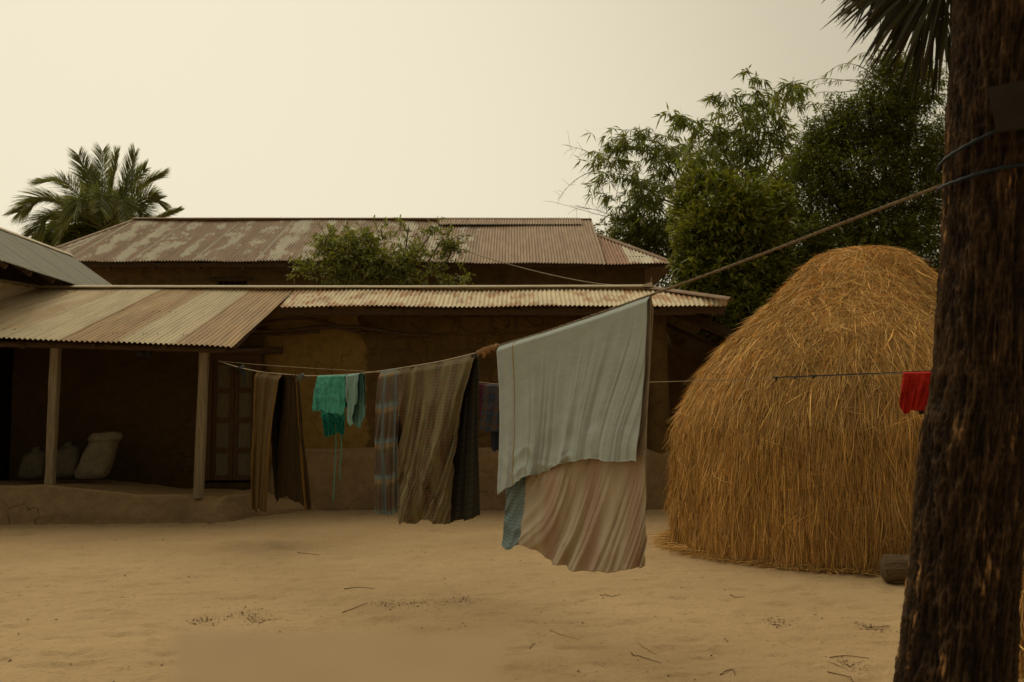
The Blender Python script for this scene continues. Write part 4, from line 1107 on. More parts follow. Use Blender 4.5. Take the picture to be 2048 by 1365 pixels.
olive = thing('checked_cloth', 'wide olive and brown checked cloth with fine stripes, left of the rope knot', 'cloth', tuple(rope_pt(880)))
cloth('front_flap', F_olive, olive, rY, lin(803, 952, 8), [(808, 1036), (815, 1043), (850, 1041), (880, 1043), (902, 1046)], [(0, 0), (.5, -3), (1, 0)], [(0, 0), (.25, -8), (.6, -4), (1, 0)], off=.03, fold=.14, swag=.03, sw0=.45, nfold=7, seed=21, nu=200, nv=190, fshape=.9, diag=3.4, wr=.012, sharp=.5, fine=.5)
cloth('side_fold', F_shadeplaid, olive, rY, lin(928, 957, 4), [(876, 1038), (905, 1046), (922, 1044), (945, 1033), (958, 1028)], Z2, [(0, 0), (.5, -1), (1, 0)], off=-.02, fold=.04, nfold=3, seed=22, nu=40, nv=90)
cloth('back_flap', F_shadeplaid, olive, rY, lin(806, 950, 5), [(814, 1010), (880, 1015), (945, 1018)], Z2, Z2, off=-.07, fold=.02, nfold=5, seed=23, nu=60, nv=60)
bplaid = thing('plaid_cloth', 'narrow blue-grey and brown plaid cloth beside the wide checked one', 'cloth', tuple(rope_pt(785)))
W = cloth('front_flap', F_blue, bplaid, rY, lin(763, 806, 5), [(757, 1028), (770, 1030), (785, 1028), (797, 1022), (809, 1034)], [(0, 0), (.2, -3), (.5, -6), (.8, -1), (1, 0)], [(0, 0), (.5, -5), (1, 0)], off=.035, fold=.055, nfold=5, seed=25, nu=70, nv=160, wr=.011, sharp=.6)
V, F = tube_arr(W[:, -1] + np.array([0, -.004, 0]), .005, 5); mesh('seam', V, F, F_shadeplaid, bplaid)
cloth('back_flap', F_blue, bplaid, rY, lin(766, 802, 4), [(763, 1000), (799, 1010)], Z2, Z2, off=-.05, fold=.02, nfold=3, seed=26, nu=30, nv=50)
# teal garments
F_teal = fabric('teal_cotton', (.07, .33, .27), rough=.8, mottled=.15)
F_tealdk = fabric('teal_cotton_trousers', (.025, .25, .20), rough=.8, mottled=.2)
F_ltblue = fabric('light_blue_cotton', (.22, .38, .36), [(0, 30, 0, .4, (.17, .30, .32), .5)], mottled=.2)
F_blue2 = fabric('dusty_blue_cotton', (.13, .29, .30), mottled=.2)
teal = thing('teal_tunic', 'bright teal tunic folded over the line, above the darker teal trousers', 'tunic', tuple(rope_pt(665)))
cloth('front_flap', F_teal, teal, rY, lin(640, 695, 6), [(632, 818), (650, 824), (672, 829), (694, 830)], [(0, 0), (.5, -1), (1, 0)], [(0, 0), (.5, 1), (1, 0)], off=.05, fold=.035, nfold=6, seed=31, nu=80, nv=80, wr=.011)
cloth('back_flap', F_teal, teal, rY, lin(641, 692, 5), [(638, 812), (690, 818)], Z2, Z2, off=-.05, fold=.01, nfold=4, seed=32, nu=40, nv=40)
trou = thing('teal_trousers', 'teal gathered trousers with two long drawstrings hanging under the teal tunic', 'trousers', tuple(rope_pt(665)))
cloth('waist', F_tealdk, trou, rY, lin(646, 690, 5), [(645, 835), (690, 835)], Z2, Z2, off=.02, fold=.010, nfold=5, seed=33, nu=40, nv=50)
yq = lambda x: rope_Y(668.0) - .02 + 0 * np.asarray(x, float)
cloth('leg', F_tealdk, trou, yq, [(644, 826), (671, 829)], [(649, 873), (657, 876), (672, 868)], Z2, [(0, 0), (.8, 0), (1, 0)], off=.02, fold=.04, nfold=7, seed=34, nu=50, nv=50, topgrow=.6, wr=.015)
cloth('leg', F_tealdk, trou, yq, [(670, 829), (691, 830)], [(674, 866), (683, 870), (689, 872)], Z2, Z2, off=.02, fold=.04, nfold=6, seed=35, nu=40, nv=50, topgrow=.6, wr=.015)
for pts in ([(671, 862), (672, 900), (669, 940), (668, 975), (667, 1001)], [(682, 866), (683, 900), (680, 930), (680, 962)]):
    p = curve([P(a, c, rope_Y(668.) - .04) for a, c in pts], 30); V, F = tube_arr(p + .003 * rs.randn(30, 3), .0045, 5); mesh('drawstring', V, F, F_teal, trou)
scf = thing('light_blue_shirt', 'small light blue garment hanging crumpled right of the teal tunic', 'garment', tuple(rope_pt(715)))
cloth('front_flap', F_ltblue, scf, rY, lin(698, 726, 5), [(699, 843), (704, 855), (710, 850), (722, 800)], Z2, Z2, off=.06, fold=.04, nfold=4, seed=36, nu=40, nv=80, topgrow=.4, diag=.8)
cloth('sleeve', F_blue2, scf, rY, lin(704, 727, 5), [(709, 846), (717, 860), (724, 852), (736, 832)], Z2, Z2, off=.025, fold=.045, nfold=4, seed=37, nu=40, nv=80, topgrow=.4, diag=.8)
cloth('back_flap', F_ltblue, scf, rY, lin(700, 725, 4), [(701, 835), (724, 830)], Z2, Z2, off=-.05, fold=.01, nfold=3, seed=38, nu=30, nv=30)
# long brown shawl with golden border
F_brown = fabric('brown_shawl', (.12, .078, .028), [(0, 26, 0, .35, (.085, .055, .02), .4)], mottled=.25)
F_brdk = fabric('brown_shawl_shaded', (.045, .029, .011), [(0, 26, 0, .35, (.032, .02, .008), .5)], mottled=.25)  # darker copy of the shawl brown, shade of the rear panels painted in
F_gold = fabric('golden_border', (.13, .07, .016), [(1, 17, 0, .5, (.06, .03, .01), .7), (1, 43, 0, .3, (.30, .17, .04), .7)], mottled=.3)
shawl = thing('long_brown_shawl', 'long pleated brown shawl with golden edging hanging open like a tent near the porch', 'shawl', tuple(rope_pt(560)))
cloth('left_panel', F_brown, shawl, rY, lin(515, 567, 6), [(514, 1018), (522, 1026), (527, 1016), (539, 1029)], [(0, 0), (.3, -1), (.8, -2), (1, 0)], [(0, 0), (.3, -3), (.6, -2), (1, 0)], off=.05, fold=.11, nfold=6, seed=41, nu=100, nv=150, topgrow=.35, fshape=.6, sharp=.7, splits=[(0, .05, 'golden_edge', F_gold), (.93, 1, 'golden_edge', F_gold)])
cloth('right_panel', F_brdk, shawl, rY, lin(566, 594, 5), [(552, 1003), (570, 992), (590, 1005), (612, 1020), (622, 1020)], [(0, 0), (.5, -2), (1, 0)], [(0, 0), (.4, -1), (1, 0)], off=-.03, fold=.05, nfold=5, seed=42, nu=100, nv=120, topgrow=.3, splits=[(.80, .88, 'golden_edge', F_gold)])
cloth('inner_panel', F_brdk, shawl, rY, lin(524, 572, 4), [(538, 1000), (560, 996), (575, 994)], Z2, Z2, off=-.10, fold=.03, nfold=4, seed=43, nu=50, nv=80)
# dark cloths on the second line
F_purple = fabric('purple_cotton', (.11, .035, .055), mottled=.3)
F_navy = fabric('navy_brown_plaid', (.035, .045, .062), [(0, 6, .2, .4, (.11, .065, .04), .6), (1, 5, .1, .4, (.10, .06, .04), .5), (1, 11, .2, .15, (.04, .07, .13), .8)])
F_navy2 = fabric('navy_cotton', (.028, .036, .048), mottled=.3)
cloth('purple_scarf', F_purple, None, Y2, [(957, 767), (972, 768)], [(957, 835), (966, 838), (970, 825)], [(0, 0), (1, 0)], [(0, 0), (1, 0)], off=.03, fold=.03, nfold=3, seed=51, nu=30, nv=50, topgrow=.4, label='thin dark purple scarf on the back line beside the checked cloth', cat='scarf')
nv_ = thing('navy_plaid_cloth', 'dark navy and brown plaid cloth on the back line, partly behind the pale sheet', 'cloth', tuple(l2pt(990)))
cloth('front_flap', F_navy, nv_, Y2, [(972, 768), (1030, 769)], [(963, 862), (1025, 866)], [(0, 0), (1, 0)], [(0, 0), (1, 0)], off=.05, fold=.015, nfold=4, seed=52, nu=50, nv=60)
cloth('back_flap', F_navy2, nv_, Y2, [(980, 769), (1028, 769)], [(981, 901), (1024, 903)], [(0, 0), (1, 0)], [(0, 0), (1, 0)], off=-.03, fold=.02, nfold=3, seed=53, nu=40, nv=60)
# red garment by the trunk
F_red = fabric('red_cotton', (.42, .022, .014), rough=.8, mottled=.15)
F_dkgreen = fabric('dark_green_cotton', (.035, .042, .028), mottled=.2)
red = thing('red_garment', 'bright red garment pinned on the line in front of the haystack beside the trunk', 'garment', tuple(l2pt(1850)))
cloth('front_flap', F_red, red, Y2, [(1805, 745), (1840, 744), (1915, 742)], [(1795, 815), (1805, 831), (1818, 823), (1832, 822), (1850, 818), (1905, 822)], [(0, 0), (.5, 0), (1, 0)], [(0, 0), (1, 0)], off=.04, fold=.06, nfold=9, seed=61, nu=90, nv=60, topgrow=.25, wr=.010)
cloth('back_flap', F_dkgreen, red, Y2, [(1832, 745), (1910, 743)], [(1834, 822), (1842, 830), (1905, 829)], [(0, 0), (1, 0)], [(0, 0), (1, 0)], off=-.03, fold=.01, nfold=3, seed=62, nu=30, nv=30)
mp_ = MB()

# ------------------------------------------------------------------ things on the porch
def sack(label, bx, by, h, r, lean, openm, seed, squash=.75, grp=None):
    base = P(bx, by, 16.2); Yb = base[1]
    t_ = thing('sack', label, 'sack', tuple(base), grp)
    zs = np.linspace(0, 1, 34); th = np.linspace(0, 2 * np.pi, 49)
    Z, T = np.meshgrid(zs, th, indexing='ij')
    R = r * np.interp(Z, [0, .04, .15, .4, .7, .88, 1], [.70, .92, 1.03, 1.0, .93, .84, .80 if openm else .5])
    ct, st = np.cos(T), np.sin(T)
    e = .72; sx = np.sign(ct) * abs(ct) ** e; sy = np.sign(st) * abs(st) ** e
    lump = 1 + .09 * fbm(np.stack([ct * 1.5 + seed, st * 1.5, Z * 2.2], -1), 4) + .02 * vnoise(np.stack([ct * 9, st * 9, Z * 14], -1))
    X = base[0] + sx * R * lump + lean * Z * h; Y = Yb + sy * R * squash * lump
    ZZ_ = base[2] + Z * h * (1 + .03 * ct)
    mesh('sack_body', np.stack([X, Y, ZZ_], -1), grid_faces(49, 34), M['sack_pale' if openm else 'sack'], t_, smooth=True)
    if openm:
        zs = np.linspace(0, 1, 8); Z, T = np.meshgrid(zs, th, indexing='ij'); ct, st = np.cos(T), np.sin(T)
        sx = np.sign(ct) * abs(ct) ** e; sy = np.sign(st) * abs(st) ** e
        R = r * np.interp(Z, [0, .35, .7, 1], [.84, 1.04, .98, .80]) * (1 + .06 * vnoise(np.stack([ct * 3 + 1, st * 3, Z * 2], -1)))
        X = base[0] + sx * R + lean * h * (.86 + .16 * Z) ; Y = Yb + sy * R * squash
        zz = base[2] + h * (.80 + .22 * Z) + .03 * vnoise(np.stack([ct * 2, st * 2, 0 * Z], -1))
        mesh('folded_rim', np.stack([X, Y, zz], -1), grid_faces(49, 8), M['sack_pale'], t_, smooth=True)
        a = np.linspace(0, 2 * np.pi, 25)[:-1]
        V = [(base[0] + lean * h * .93 + r * .75 * math.cos(x), Yb + r * .75 * squash * math.sin(x), base[2] + h * .93 + .01 * math.sin(5 * x)) for x in a]
        mesh('sack_contents', V, [tuple(range(24))], M['straw_core'], t_)
    else:
        m = MB(); tp = base + (lean * h, 0, h); m.tube([tp - (0, 0, .02), tp + (.02, 0, .015), tp + (.06, 0, .03)], [r * .48, r * .36, r * .28], 11); m.build('tied_top', M['sack'], t_, smooth=True)
    return t_
sack('pale woven sack with an open folded mouth, leaning right on the porch', 180, 958, .72, .25, .34, True, 1)
sack('slumped grey sack between the left post and the leaning open sack', 128, 955, .50, .22, .14, False, 2)
sack('low dark sack at the left of the left porch post', 64, 958, .44, .21, .14, False, 3)
hb = MB(); c = P(287, 700, 14.95)
for k in range(7):
    d = np.array([rs.randn() * .05, rs.randn() * .04, -rs.uniform(.02, .16)]); hb.tube([c + (d[0], d[1], .10), c + d * .6, c + d], [.03, .055, .02], 7)
tag(hb.build('hanging_bundle', M['darkcloth'], None, loc=c, smooth=True), 'dark rag bundle hanging under the porch eave between the two posts', 'bundle')
tag(mesh('mud_step', (lambda Z, T: np.stack([-3.86 + (.30 * (1 - .5 * Z) + .03 * vnoise(np.stack([np.cos(T), np.sin(T), Z * 2], -1))) * np.cos(T), 16.95 + .28 * (1 - .4 * Z) * np.sin(T), Z * 1.02], -1))(*np.meshgrid(np.linspace(0, 1, 16), np.linspace(0, 2 * np.pi, 33), indexing='ij')), grid_faces(33, 16), M['mud_plinth'], None, loc=(-3.86, 16.95, 0), smooth=True), 'low sloped mud mound against the wall right of the door', 'mud mound')

# ------------------------------------------------------------------ log
lg0, lg1 = P(1762, 1126, 9.38), P(1905, 1118, 9.30)
lg0[2] = .125; lg1[2] = .13
lg = thing('log', 'short weathered log lying by the foot of the haystack next to the trunk', 'log', (lg0[0], lg0[1], 0))
n = 40; p = lg0 + (lg1 - lg0) * np.linspace(0, 1, n)[:, None]; ang = np.arange(40) / 40 * 2 * np.pi
R = .118 * (1 + .07 * vnoise(np.stack([np.cos(ang)[None] * 4 + 0 * p[:, :1], np.sin(ang)[None] * 4 + 0 * p[:, :1], .8 * np.arange(n)[:, None] / n + 0 * ang[None]], -1)) * 1.6)
R[0] *= .55; R[1] *= .86
V, F = tube_arr(p, R, 40, cap=False); mesh('log_bark', V, F, M['log'], lg, smooth=True)
mesh('cut_end', V[:40], [tuple(range(40))], M['logend'], lg)

# ------------------------------------------------------------------ blurred board close to the camera
bd = thing('wooden_board', 'out-of-focus tan board top right in front of the camera at the bottom edge', 'board', (P(684, 1300, .30)[0], .28, 0))
V = [P(348, 1264, .345), P(1024, 1274, .345), P(972, 1440, .25), P(352, 1440, .25)]
cc_ = np.mean(V, 0)
V = V + [cc_ + (v - cc_) * .9 - (0, 0, .012) for v in V]
mesh('board_top', V, [(3, 2, 1, 0), (4, 5, 6, 7), (0, 1, 5, 4), (1, 2, 6, 5), (2, 3, 7, 6), (3, 0, 4, 7)], M['board'], bd)
c_ = np.mean(V, 0); m_ = MB(); m_.box((c_[0], c_[1], .70), (.05, .04, 1.40)); m_.build('board_leg', M['board'], bd)

# ------------------------------------------------------------------ foliage
def blob_points(blobs, n, r_, shell=.45, gate=None):
    """blobs (px,py,Y,rx_px,ry_px[,weight]) -> points inside ellipsoids"""
    out = []; cen = []
    w_ = np.array([b_[3] * b_[4] * (b_[5] if len(b_) > 5 else 1) for b_ in blobs], float); w_ /= w_.sum()
    for b_, ww in zip(blobs, w_):
        m = int(n * ww) + 1
        c = P(b_[0], b_[1], b_[2]); s = b_[2] / FPX
        d = r_.randn(m, 3); d /= np.linalg.norm(d, axis=1)[:, None]
        rr = r_.rand(m) ** shell
        q = c + d * rr[:, None] * np.array([b_[3] * s, max(b_[3], b_[4]) * s * .75, b_[4] * s])
        out.append(q); cen.append(np.repeat(c[None], m, 0))
    q = np.vstack(out); cen = np.vstack(cen)
    if gate:
        g = fbm(q * gate[0] + 31, 3); k = g > gate[1]; q, cen = q[k], cen[k]
    k = q[:, 2] > .1
    return q[k], cen[k]

def leaf_mesh(name, base, d, up, L, W, mat, parent, tone, r_, fold=.25):
    n = len(base)
    sd = np.cross(d, up); sd /= np.linalg.norm(sd, axis=1)[:, None] + 1e-6
    nn = np.cross(sd, d)
    L = L[:, None]; W = W[:, None]
    m = base + d * L * .42
    a = m + sd * W * .5 + nn * W * fold; c = m - sd * W * .5 + nn * W * fold
    tip = base + d * L; tip[:, 2] -= L[:, 0] * .12
    V = np.stack([base, a, tip, c], 1).reshape(-1, 3)
    i = np.arange(n)[:, None] * 4
    F = np.concatenate([i + np.array([[0, 1, 2]]), i + np.array([[0, 2, 3]])])
    c_ = np.stack([tone * (.92 + .22 * r_.rand(n)), tone, tone * (.8 + .4 * r_.rand(n))], -1)
    return mesh(name, V, F, mat, parent, colr=np.repeat(c_, 4, 0))

def twig_foliage(parent, blobs, ntw, k, tl, ll, lw, mat, seed, droop=.3, outw=.6, gate=None, shell=.5, fan=False, tone0=.9, name='crown', twigs=True, spread=.7):
    r_ = np.random.RandomState(seed)
    q, cen = blob_points(blobs, ntw, r_, shell, gate)
    n = len(q)
    o_ = q - cen; o_ /= np.linalg.norm(o_, axis=1)[:, None] + 1e-6
    d = o_ * outw + r_.randn(n, 3) * .6; d[:, 2] -= droop * .5; d /= np.linalg.norm(d, axis=1)[:, None]
    T = tl * (.6 + .8 * r_.rand(n))
    bs, ds, ls = [], [], []
    for j in range(k):
        t = (j + 1) / k if not fan else .75 + .25 * r_.rand(n)
        b_ = q + d * (T * t)[:, None]; b_[:, 2] -= T * droop * np.asarray(t) ** 2 * .5
        ld_ = d * (.7 if not fan else .55) + r_.randn(n, 3) * spread; ld_[:, 2] -= droop * 1.1
        ld_ /= np.linalg.norm(ld_, axis=1)[:, None]
        bs.append(b_); ds.append(ld_); ls.append(ll * (.6 + .7 * r_.rand(n)))
    B = np.vstack(bs); D = np.vstack(ds); L = np.concatenate(ls)
    up = r_.randn(len(B), 3) * .5 + (0, 0, 1)
    big = fbm(B * .9 + 7, 2)
    tone = np.clip(tone0 + .55 * big + .28 * r_.randn(len(B)), .25, 2.0)
    cr = leaf_mesh(name, B, D, up, L, lw * (.7 + .6 * r_.rand(len(B))), mat, parent, tone, r_)
    if twigs:
        s = r_.rand(n) < .5
        p = np.stack([q[s] - d[s] * .1, q[s] + d[s] * (T[s] * .5)[:, None] - np.array([0, 0, 1]) * (T[s] * droop * .12)[:, None], q[s] + d[s] * T[s][:, None] - np.array([0, 0, 1]) * (T[s] * droop * .5)[:, None]], 1)
        sd = np.cross(d[s], r_.randn(s.sum(), 3)); sd /= np.linalg.norm(sd, axis=1)[:, None]
        V, F = ribbons(p, sd, np.array([.012, .008, .003]))
        t_ = mesh('twigs', V, F, M['bark_back'], parent); t_['kind'] = 'stuff'
    return cr

def limbs(parent, foot, blobs, r0, mat, seed, top=None, over=.35):
    r_ = np.random.RandomState(seed); m = MB(); foot = np.array(foot, float)
    top = P(*top) if top is not None else foot + (0, 0, 2.5)
    tr = curve([foot, foot * .6 + top * .4 + (r_.randn() * .15, 0, 0), top], 12)
    V, F = tube_arr(tr, np.linspace(r0 * 1.25, r0 * .6, 12), 10); mesh('trunk', V, F, mat, parent, smooth=True)
    for b_ in blobs:
        c = P(b_[0], b_[1], b_[2]); k = r_.randint(5, 12); s = tr[k]
        md = s * .45 + c * .55 + (r_.randn(3) * .15) + (0, 0, -.15)
        V, F = tube_arr(curve([s, md, c, c + (c - md) * over], 12), np.linspace(r0 * .42, .008, 12), 6); mesh('limb', V, F, mat, parent, smooth=True)

# shrub between the two houses
shr = thing('shrub', 'bushy green shrub rising between the front roof and the rear house', 'shrub', (P(760, 560, 20)[0], 22.4, 0))
sb = [(640, 545, 22.3, 55, 26), (660, 490, 22.4, 26, 22), (690, 520, 22.2, 50, 40), (640, 500, 22.4, 20, 12, .7), (715, 485, 22.4, 28, 24), (760, 540, 22.2, 60, 45), (750, 500, 22.3, 30, 26), (800, 500, 22.3, 26, 24), (820, 545, 22.2, 60, 42), (880, 485, 22.5, 35, 26), (862, 468, 22.6, 22, 14), (905, 500, 22.5, 18, 12, .6), (815, 470, 22.6, 20, 16), (920, 550, 22.3, 24, 26), (610, 550, 22.3, 26, 16), (910, 517, 22.5, 8, 8), (757, 467, 22.6, 6, 12)]
twig_foliage(shr, sb, 1750, 8, .30, .135, .05, M['leaf_shrub'], 71, droop=.05, outw=.8, gate=(2.2, .04), tone0=1.05)
limbs(shr, (P(760, 560, 22.4)[0], 22.4, 0), sb[3:14], .07, M['bark_back'], 5, (760, 640, 22.4), .05)

# broadleaf tree right of the houses
bt = thing('broadleaf_tree', 'glossy dark broadleaf tree between the house roof and the haystack', 'tree', (P(1460, 500, 19.3)[0], 19.3, 0))
bb = [(1412, 400, 19.2, 56, 55), (1460, 430, 19.0, 80, 70), (1418, 480, 19.0, 62, 60), (1500, 490, 19.2, 75, 75), (1440, 550, 18.9, 85, 60), (1520, 570, 19.2, 60, 70), (1408, 560, 19.1, 46, 60), (1470, 620, 18.7, 60, 50), (1430, 600, 18.8, 45, 55), (1540, 430, 19.6, 40, 60), (1378, 440, 19.6, 28, 40), (1402, 520, 19.3, 38, 50)]
twig_foliage(bt, bb, 5600, 7, .20, .17, .058, M['leaf_broad'], 81, droop=-.15, outw=.8, gate=(1.1, -.32), shell=.4, tone0=.95, spread=.6)
limbs(bt, (P(1470, 700, 19.6)[0], 19.6, 0), bb[:9], .11, M['bark_back'], 6, (1460, 600, 19.6))

# bamboo clumps
def bamboo(label, footpx, Y, culms, seed, nspray, grp, dens=1.0):
    r_ = np.random.RandomState(seed)
    ft = P(footpx, 840, Y); ft[2] = 0
    t_ = thing('bamboo_clump', label, 'bamboo', tuple(ft), grp)
    qs, ds = [], []
    for pts in culms:
        p = curve([ft + (r_.randn() * .3, r_.randn() * .3, 0)] + [P(a, c, Y + dy) for a, c, dy in pts], 40)
        V, F = tube_arr(p, np.linspace(.045, .006, 40), 6); mesh('culm', V, F, M['bamboo'], t_, smooth=True)
        m = int(nspray * dens)
        tt_ = 16 + (r_.rand(m) ** .8) * 23.5
        i = tt_.astype(int).clip(0, 38); f = (tt_ - i)[:, None]
        base = p[i] * (1 - f) + p[i + 1] * f
        an = r_.rand(m) * 2 * np.pi; ln = (Y / 24) ** 1.5 * (.35 + .75 * r_.rand(m)) * np.interp(tt_, [16, 30, 40], [1.5, 1.1, .45])
        dd_ = np.stack([np.cos(an), np.sin(an) * .7, .25 + .5 * r_.rand(m)], -1)
        for k in range(5):
            s_ = (k + 1) / 5
            q_ = base + dd_ * (ln * s_)[:, None]; q_[:, 2] -= .5 * ln * s_ ** 2.2 * (.7 + .6 * r_.rand(m))
            keep = r_.rand(m) < .35 + .65 * s_
            qs.append((q_ + r_.randn(m, 3) * .04)[keep]); ds.append(dd_[keep])
        e = base + dd_ * ln[:, None]; e[:, 2] -= .5 * ln; md = base + dd_ * (ln * .5)[:, None]; md[:, 2] -= .11 * ln
        sd = np.cross(dd_, (0, 0, 1.)); V, F = ribbons(np.stack([base, md, e], 1), sd, np.array([.014, .009, .004]))
        o = mesh('branchlets', V, F, M['bamboo'], t_); o['kind'] = 'stuff'
    q = np.vstack(qs); d0 = np.vstack(ds); n = len(q)
    B, D = [], []
    for k in range(6):
        ld_ = d0 * .4 + r_.randn(n, 3) * .42; ld_[:, 2] -= .75; ld_ /= np.linalg.norm(ld_, axis=1)[:, None]
        B.append(q + r_.randn(n, 3) * .015); D.append(ld_)
    B = np.vstack(B); D = np.vstack(D); N = len(B)
    tone = np.clip(.95 + .3 * fbm(B * .8, 2) + .2 * r_.randn(N), .3, 2)
    leaf_mesh('leaves', B, D, r_.randn(N, 3), (.20 + .17 * r_.rand(N)) * (Y / 24), .034 + .018 * r_.rand(N), M['leaf_bamboo'], t_, tone, r_, .1)
    return t_
bamboo('tall feathery bamboo clump, its highest tip against the sky', 1480, 24, [
    [(1500, 420, 0), (1530, 250, 0), (1500, 150, 0)], [(1490, 420, .5), (1490, 260, .4), (1450, 190, .3)], [(1520, 400, -.5), (1560, 230, -.6), (1580, 170, -.8)], [(1480, 430, .2), (1430, 280, 0), (1370, 235, -.2)],
    [(1510, 440, -.3), (1540, 320, -.3), (1530, 225, -.4)], [(1500, 440, .4), (1470, 330, .4), (1410, 260, .3)], [(1540, 430, .2), (1600, 330, .2), (1650, 290, 0)], [(1480, 460, -.2), (1440, 360, -.3), (1400, 300, -.4)],
    [(1500, 460, .3), (1520, 380, .3), (1480, 300, .3)], [(1500, 470, -.6), (1570, 390, -.6), (1590, 320, -.7)]], 91, 23, 'bamboo clumps behind the houses', 1.0)
bamboo('lower left bamboo clump arching toward the roof of the rear house', 1400, 30, [
    [(1390, 480, 0), (1330, 330, 0), (1250, 300, 0), (1215, 340, 0)], [(1390, 480, .3), (1340, 310, .3), (1280, 280, .2), (1240, 300, 0)], [(1380, 480, -.3), (1310, 390, -.4), (1250, 350, -.4), (1230, 400, -.4)], [(1390, 500, .2), (1350, 360, 0), (1320, 300, 0)],
    [(1380, 500, 0), (1330, 430, 0), (1290, 390, 0), (1275, 420, 0)], [(1390, 500, -.5), (1370, 370, -.5), (1350, 300, -.5)], [(1390, 520, .3), (1340, 470, .2), (1300, 440, .2), (1260, 470, .2)], [(1400, 490, 0), (1380, 420, 0), (1330, 350, 0)]], 92, 25, 'bamboo clumps behind the houses', 1.0)
# bare arching twigs left of the bamboo
bw = thing('bare_bamboo_branch', 'thin bare arching branches against the sky just right of the rear roof', 'branch', tuple(P(1290, 470, 30)))
r_ = np.random.RandomState(5); m_ = MB()
for pts in ([(1300, 465), (1240, 442), (1180, 425), (1110, 405)], [(1300, 470), (1230, 435), (1190, 420), (1140, 412)], [(1240, 345), (1200, 320), (1165, 300), (1140, 293)], [(1230, 330), (1180, 345), (1145, 365), (1115, 400)], [(1290, 460), (1240, 448), (1200, 450), (1150, 455)], [(1280, 455), (1230, 430), (1210, 400), (1205, 375)]):
    p = curve([P(a, c, 30) for a, c in pts], 16); m_.tube(p, np.linspace(.014, .004, 16), 4)
    for k in range(16):
        s_ = p[r_.randint(3, 16)]; d = np.array([-.4 + r_.randn() * .4, r_.randn() * .3, r_.randn() * .6]); m_.tube([s_, s_ + d * .25, s_ + d * .4 - (0, 0, .04)], [.005, .004, .002], 3)
m_.build('bare_twigs', M['twig'], bw)
q = []; 
blob = [(1290, 455, 30, 24, 20), (1250, 440, 30, 22, 10), (1320, 480, 30, 60, 24), (1245, 475, 30, 25, 10)]
twig_foliage(bw, blob, 420, 7, .2, .2, .028, M['leaf_dark'], 93, droop=.1, outw=.8, name='leaves')
# bare arching bamboo tips in the gap by the dense tree
m_ = MB(); bz = thing('bamboo_tip', 'sparse arching bamboo tips with few leaves against the sky under the palm fronds', 'bamboo', tuple(P(1720, 165, 21)))
lb, ldv = [], []
for pts in ([(1750, 150), (1710, 130), (1680, 130), (1650, 150)], [(1740, 165), (1700, 160), (1660, 165), (1625, 172)], [(1730, 180), (1680, 185), (1640, 185), (1590, 200)], [(1720, 165), (1680, 160), (1640, 158), (1590, 170)], [(1760, 140), (1740, 110), (1720, 108), (1700, 125)], [(1700, 212), (1650, 208), (1600, 212), (1570, 222)]):
    p = curve([P(a, c, 21) for a, c in pts], 18); m_.tube(p, np.linspace(.009, .003, 18), 4)
    for k in range(5, 18):
        for j in range(2):
            if r_.rand() < .6: lb.append(p[k]); ldv.append(np.array([-.5 + r_.randn() * .3, r_.randn() * .3, -.7 + r_.randn() * .25]))
m_.build('stems', M['twig'], bz)
lb = np.array(lb); ldv = np.array(ldv); ldv /= np.linalg.norm(ldv, axis=1)[:, None]; N = len(lb)
leaf_mesh('leaves', lb, ldv, r_.randn(N, 3), .13 + .08 * r_.rand(N), .02 + .01 * r_.rand(N), M['leaf_bamboo'], bz, .9 + 0 * lb[:, 0], r_, .1)

# dense dark tree behind the haystack
dt = thing('dense_tree', 'tall dense dark green tree behind the haystack and trunk', 'tree', (P(1740, 400, 21.5)[0], 21.5, 0))
db = [(1780, 180, 21, 60, 60), (1830, 170, 21.2, 55, 55), (1740, 250, 21, 80, 60), (1660, 270, 21.2, 50, 45), (1640, 330, 21, 55, 60), (1720, 350, 20.8, 90, 70), (1820, 280, 21, 80, 80), (1850, 400, 21, 80, 90), (1760, 440, 20.6, 90, 80), (1650, 430, 20.8, 70, 80), (1600, 480, 20.6, 50, 80), (1700, 520, 20.4, 90, 60), (1820, 520, 20.6, 90, 70), (1570, 380, 21.2, 30, 50, .6), (1930, 300, 21.2, 80, 120), (1940, 520, 20.8, 90, 100), (1600, 560, 20.4, 50, 60), (1780, 120, 21, 25, 25, .7), (1690, 215, 21.2, 30, 22, .7)]
twig_foliage(dt, db, 17500, 7, .26, .085, .030, M['leaf_dark'], 101, droop=.15, outw=.7, gate=(1.0, -.22), shell=.42, tone0=.9)
limbs(dt, (P(1740, 700, 21.8)[0], 21.8, 0), db[:14], .16, M['bark_back'], 7, (1740, 520, 21.8))
# tall tree mass off to the right keeps the yard's edge shaded
rt_ = thing('dense_tree', 'dark tree at the far right edge, mostly hidden by the big trunk', 'tree', (12.5, 19, 0))
rb = [(2120, 250, 20, 110, 110), (2200, 420, 19.5, 130, 130), (2130, 560, 19.6, 120, 100), (2330, 300, 19.5, 110, 120), (2350, 520, 19, 120, 110), (2150, 700, 19, 130, 110), (2350, 700, 19, 110, 110)]
twig_foliage(rt_, rb, 5000, 6, .3, .12, .045, M['leaf_dark'], 103, droop=.15, gate=(.9, -.3), tone0=.85)
limbs(rt_, (12.5, 19.4, 0), rb, .18, M['bark_back'], 8, (2250, 650, 19.4))
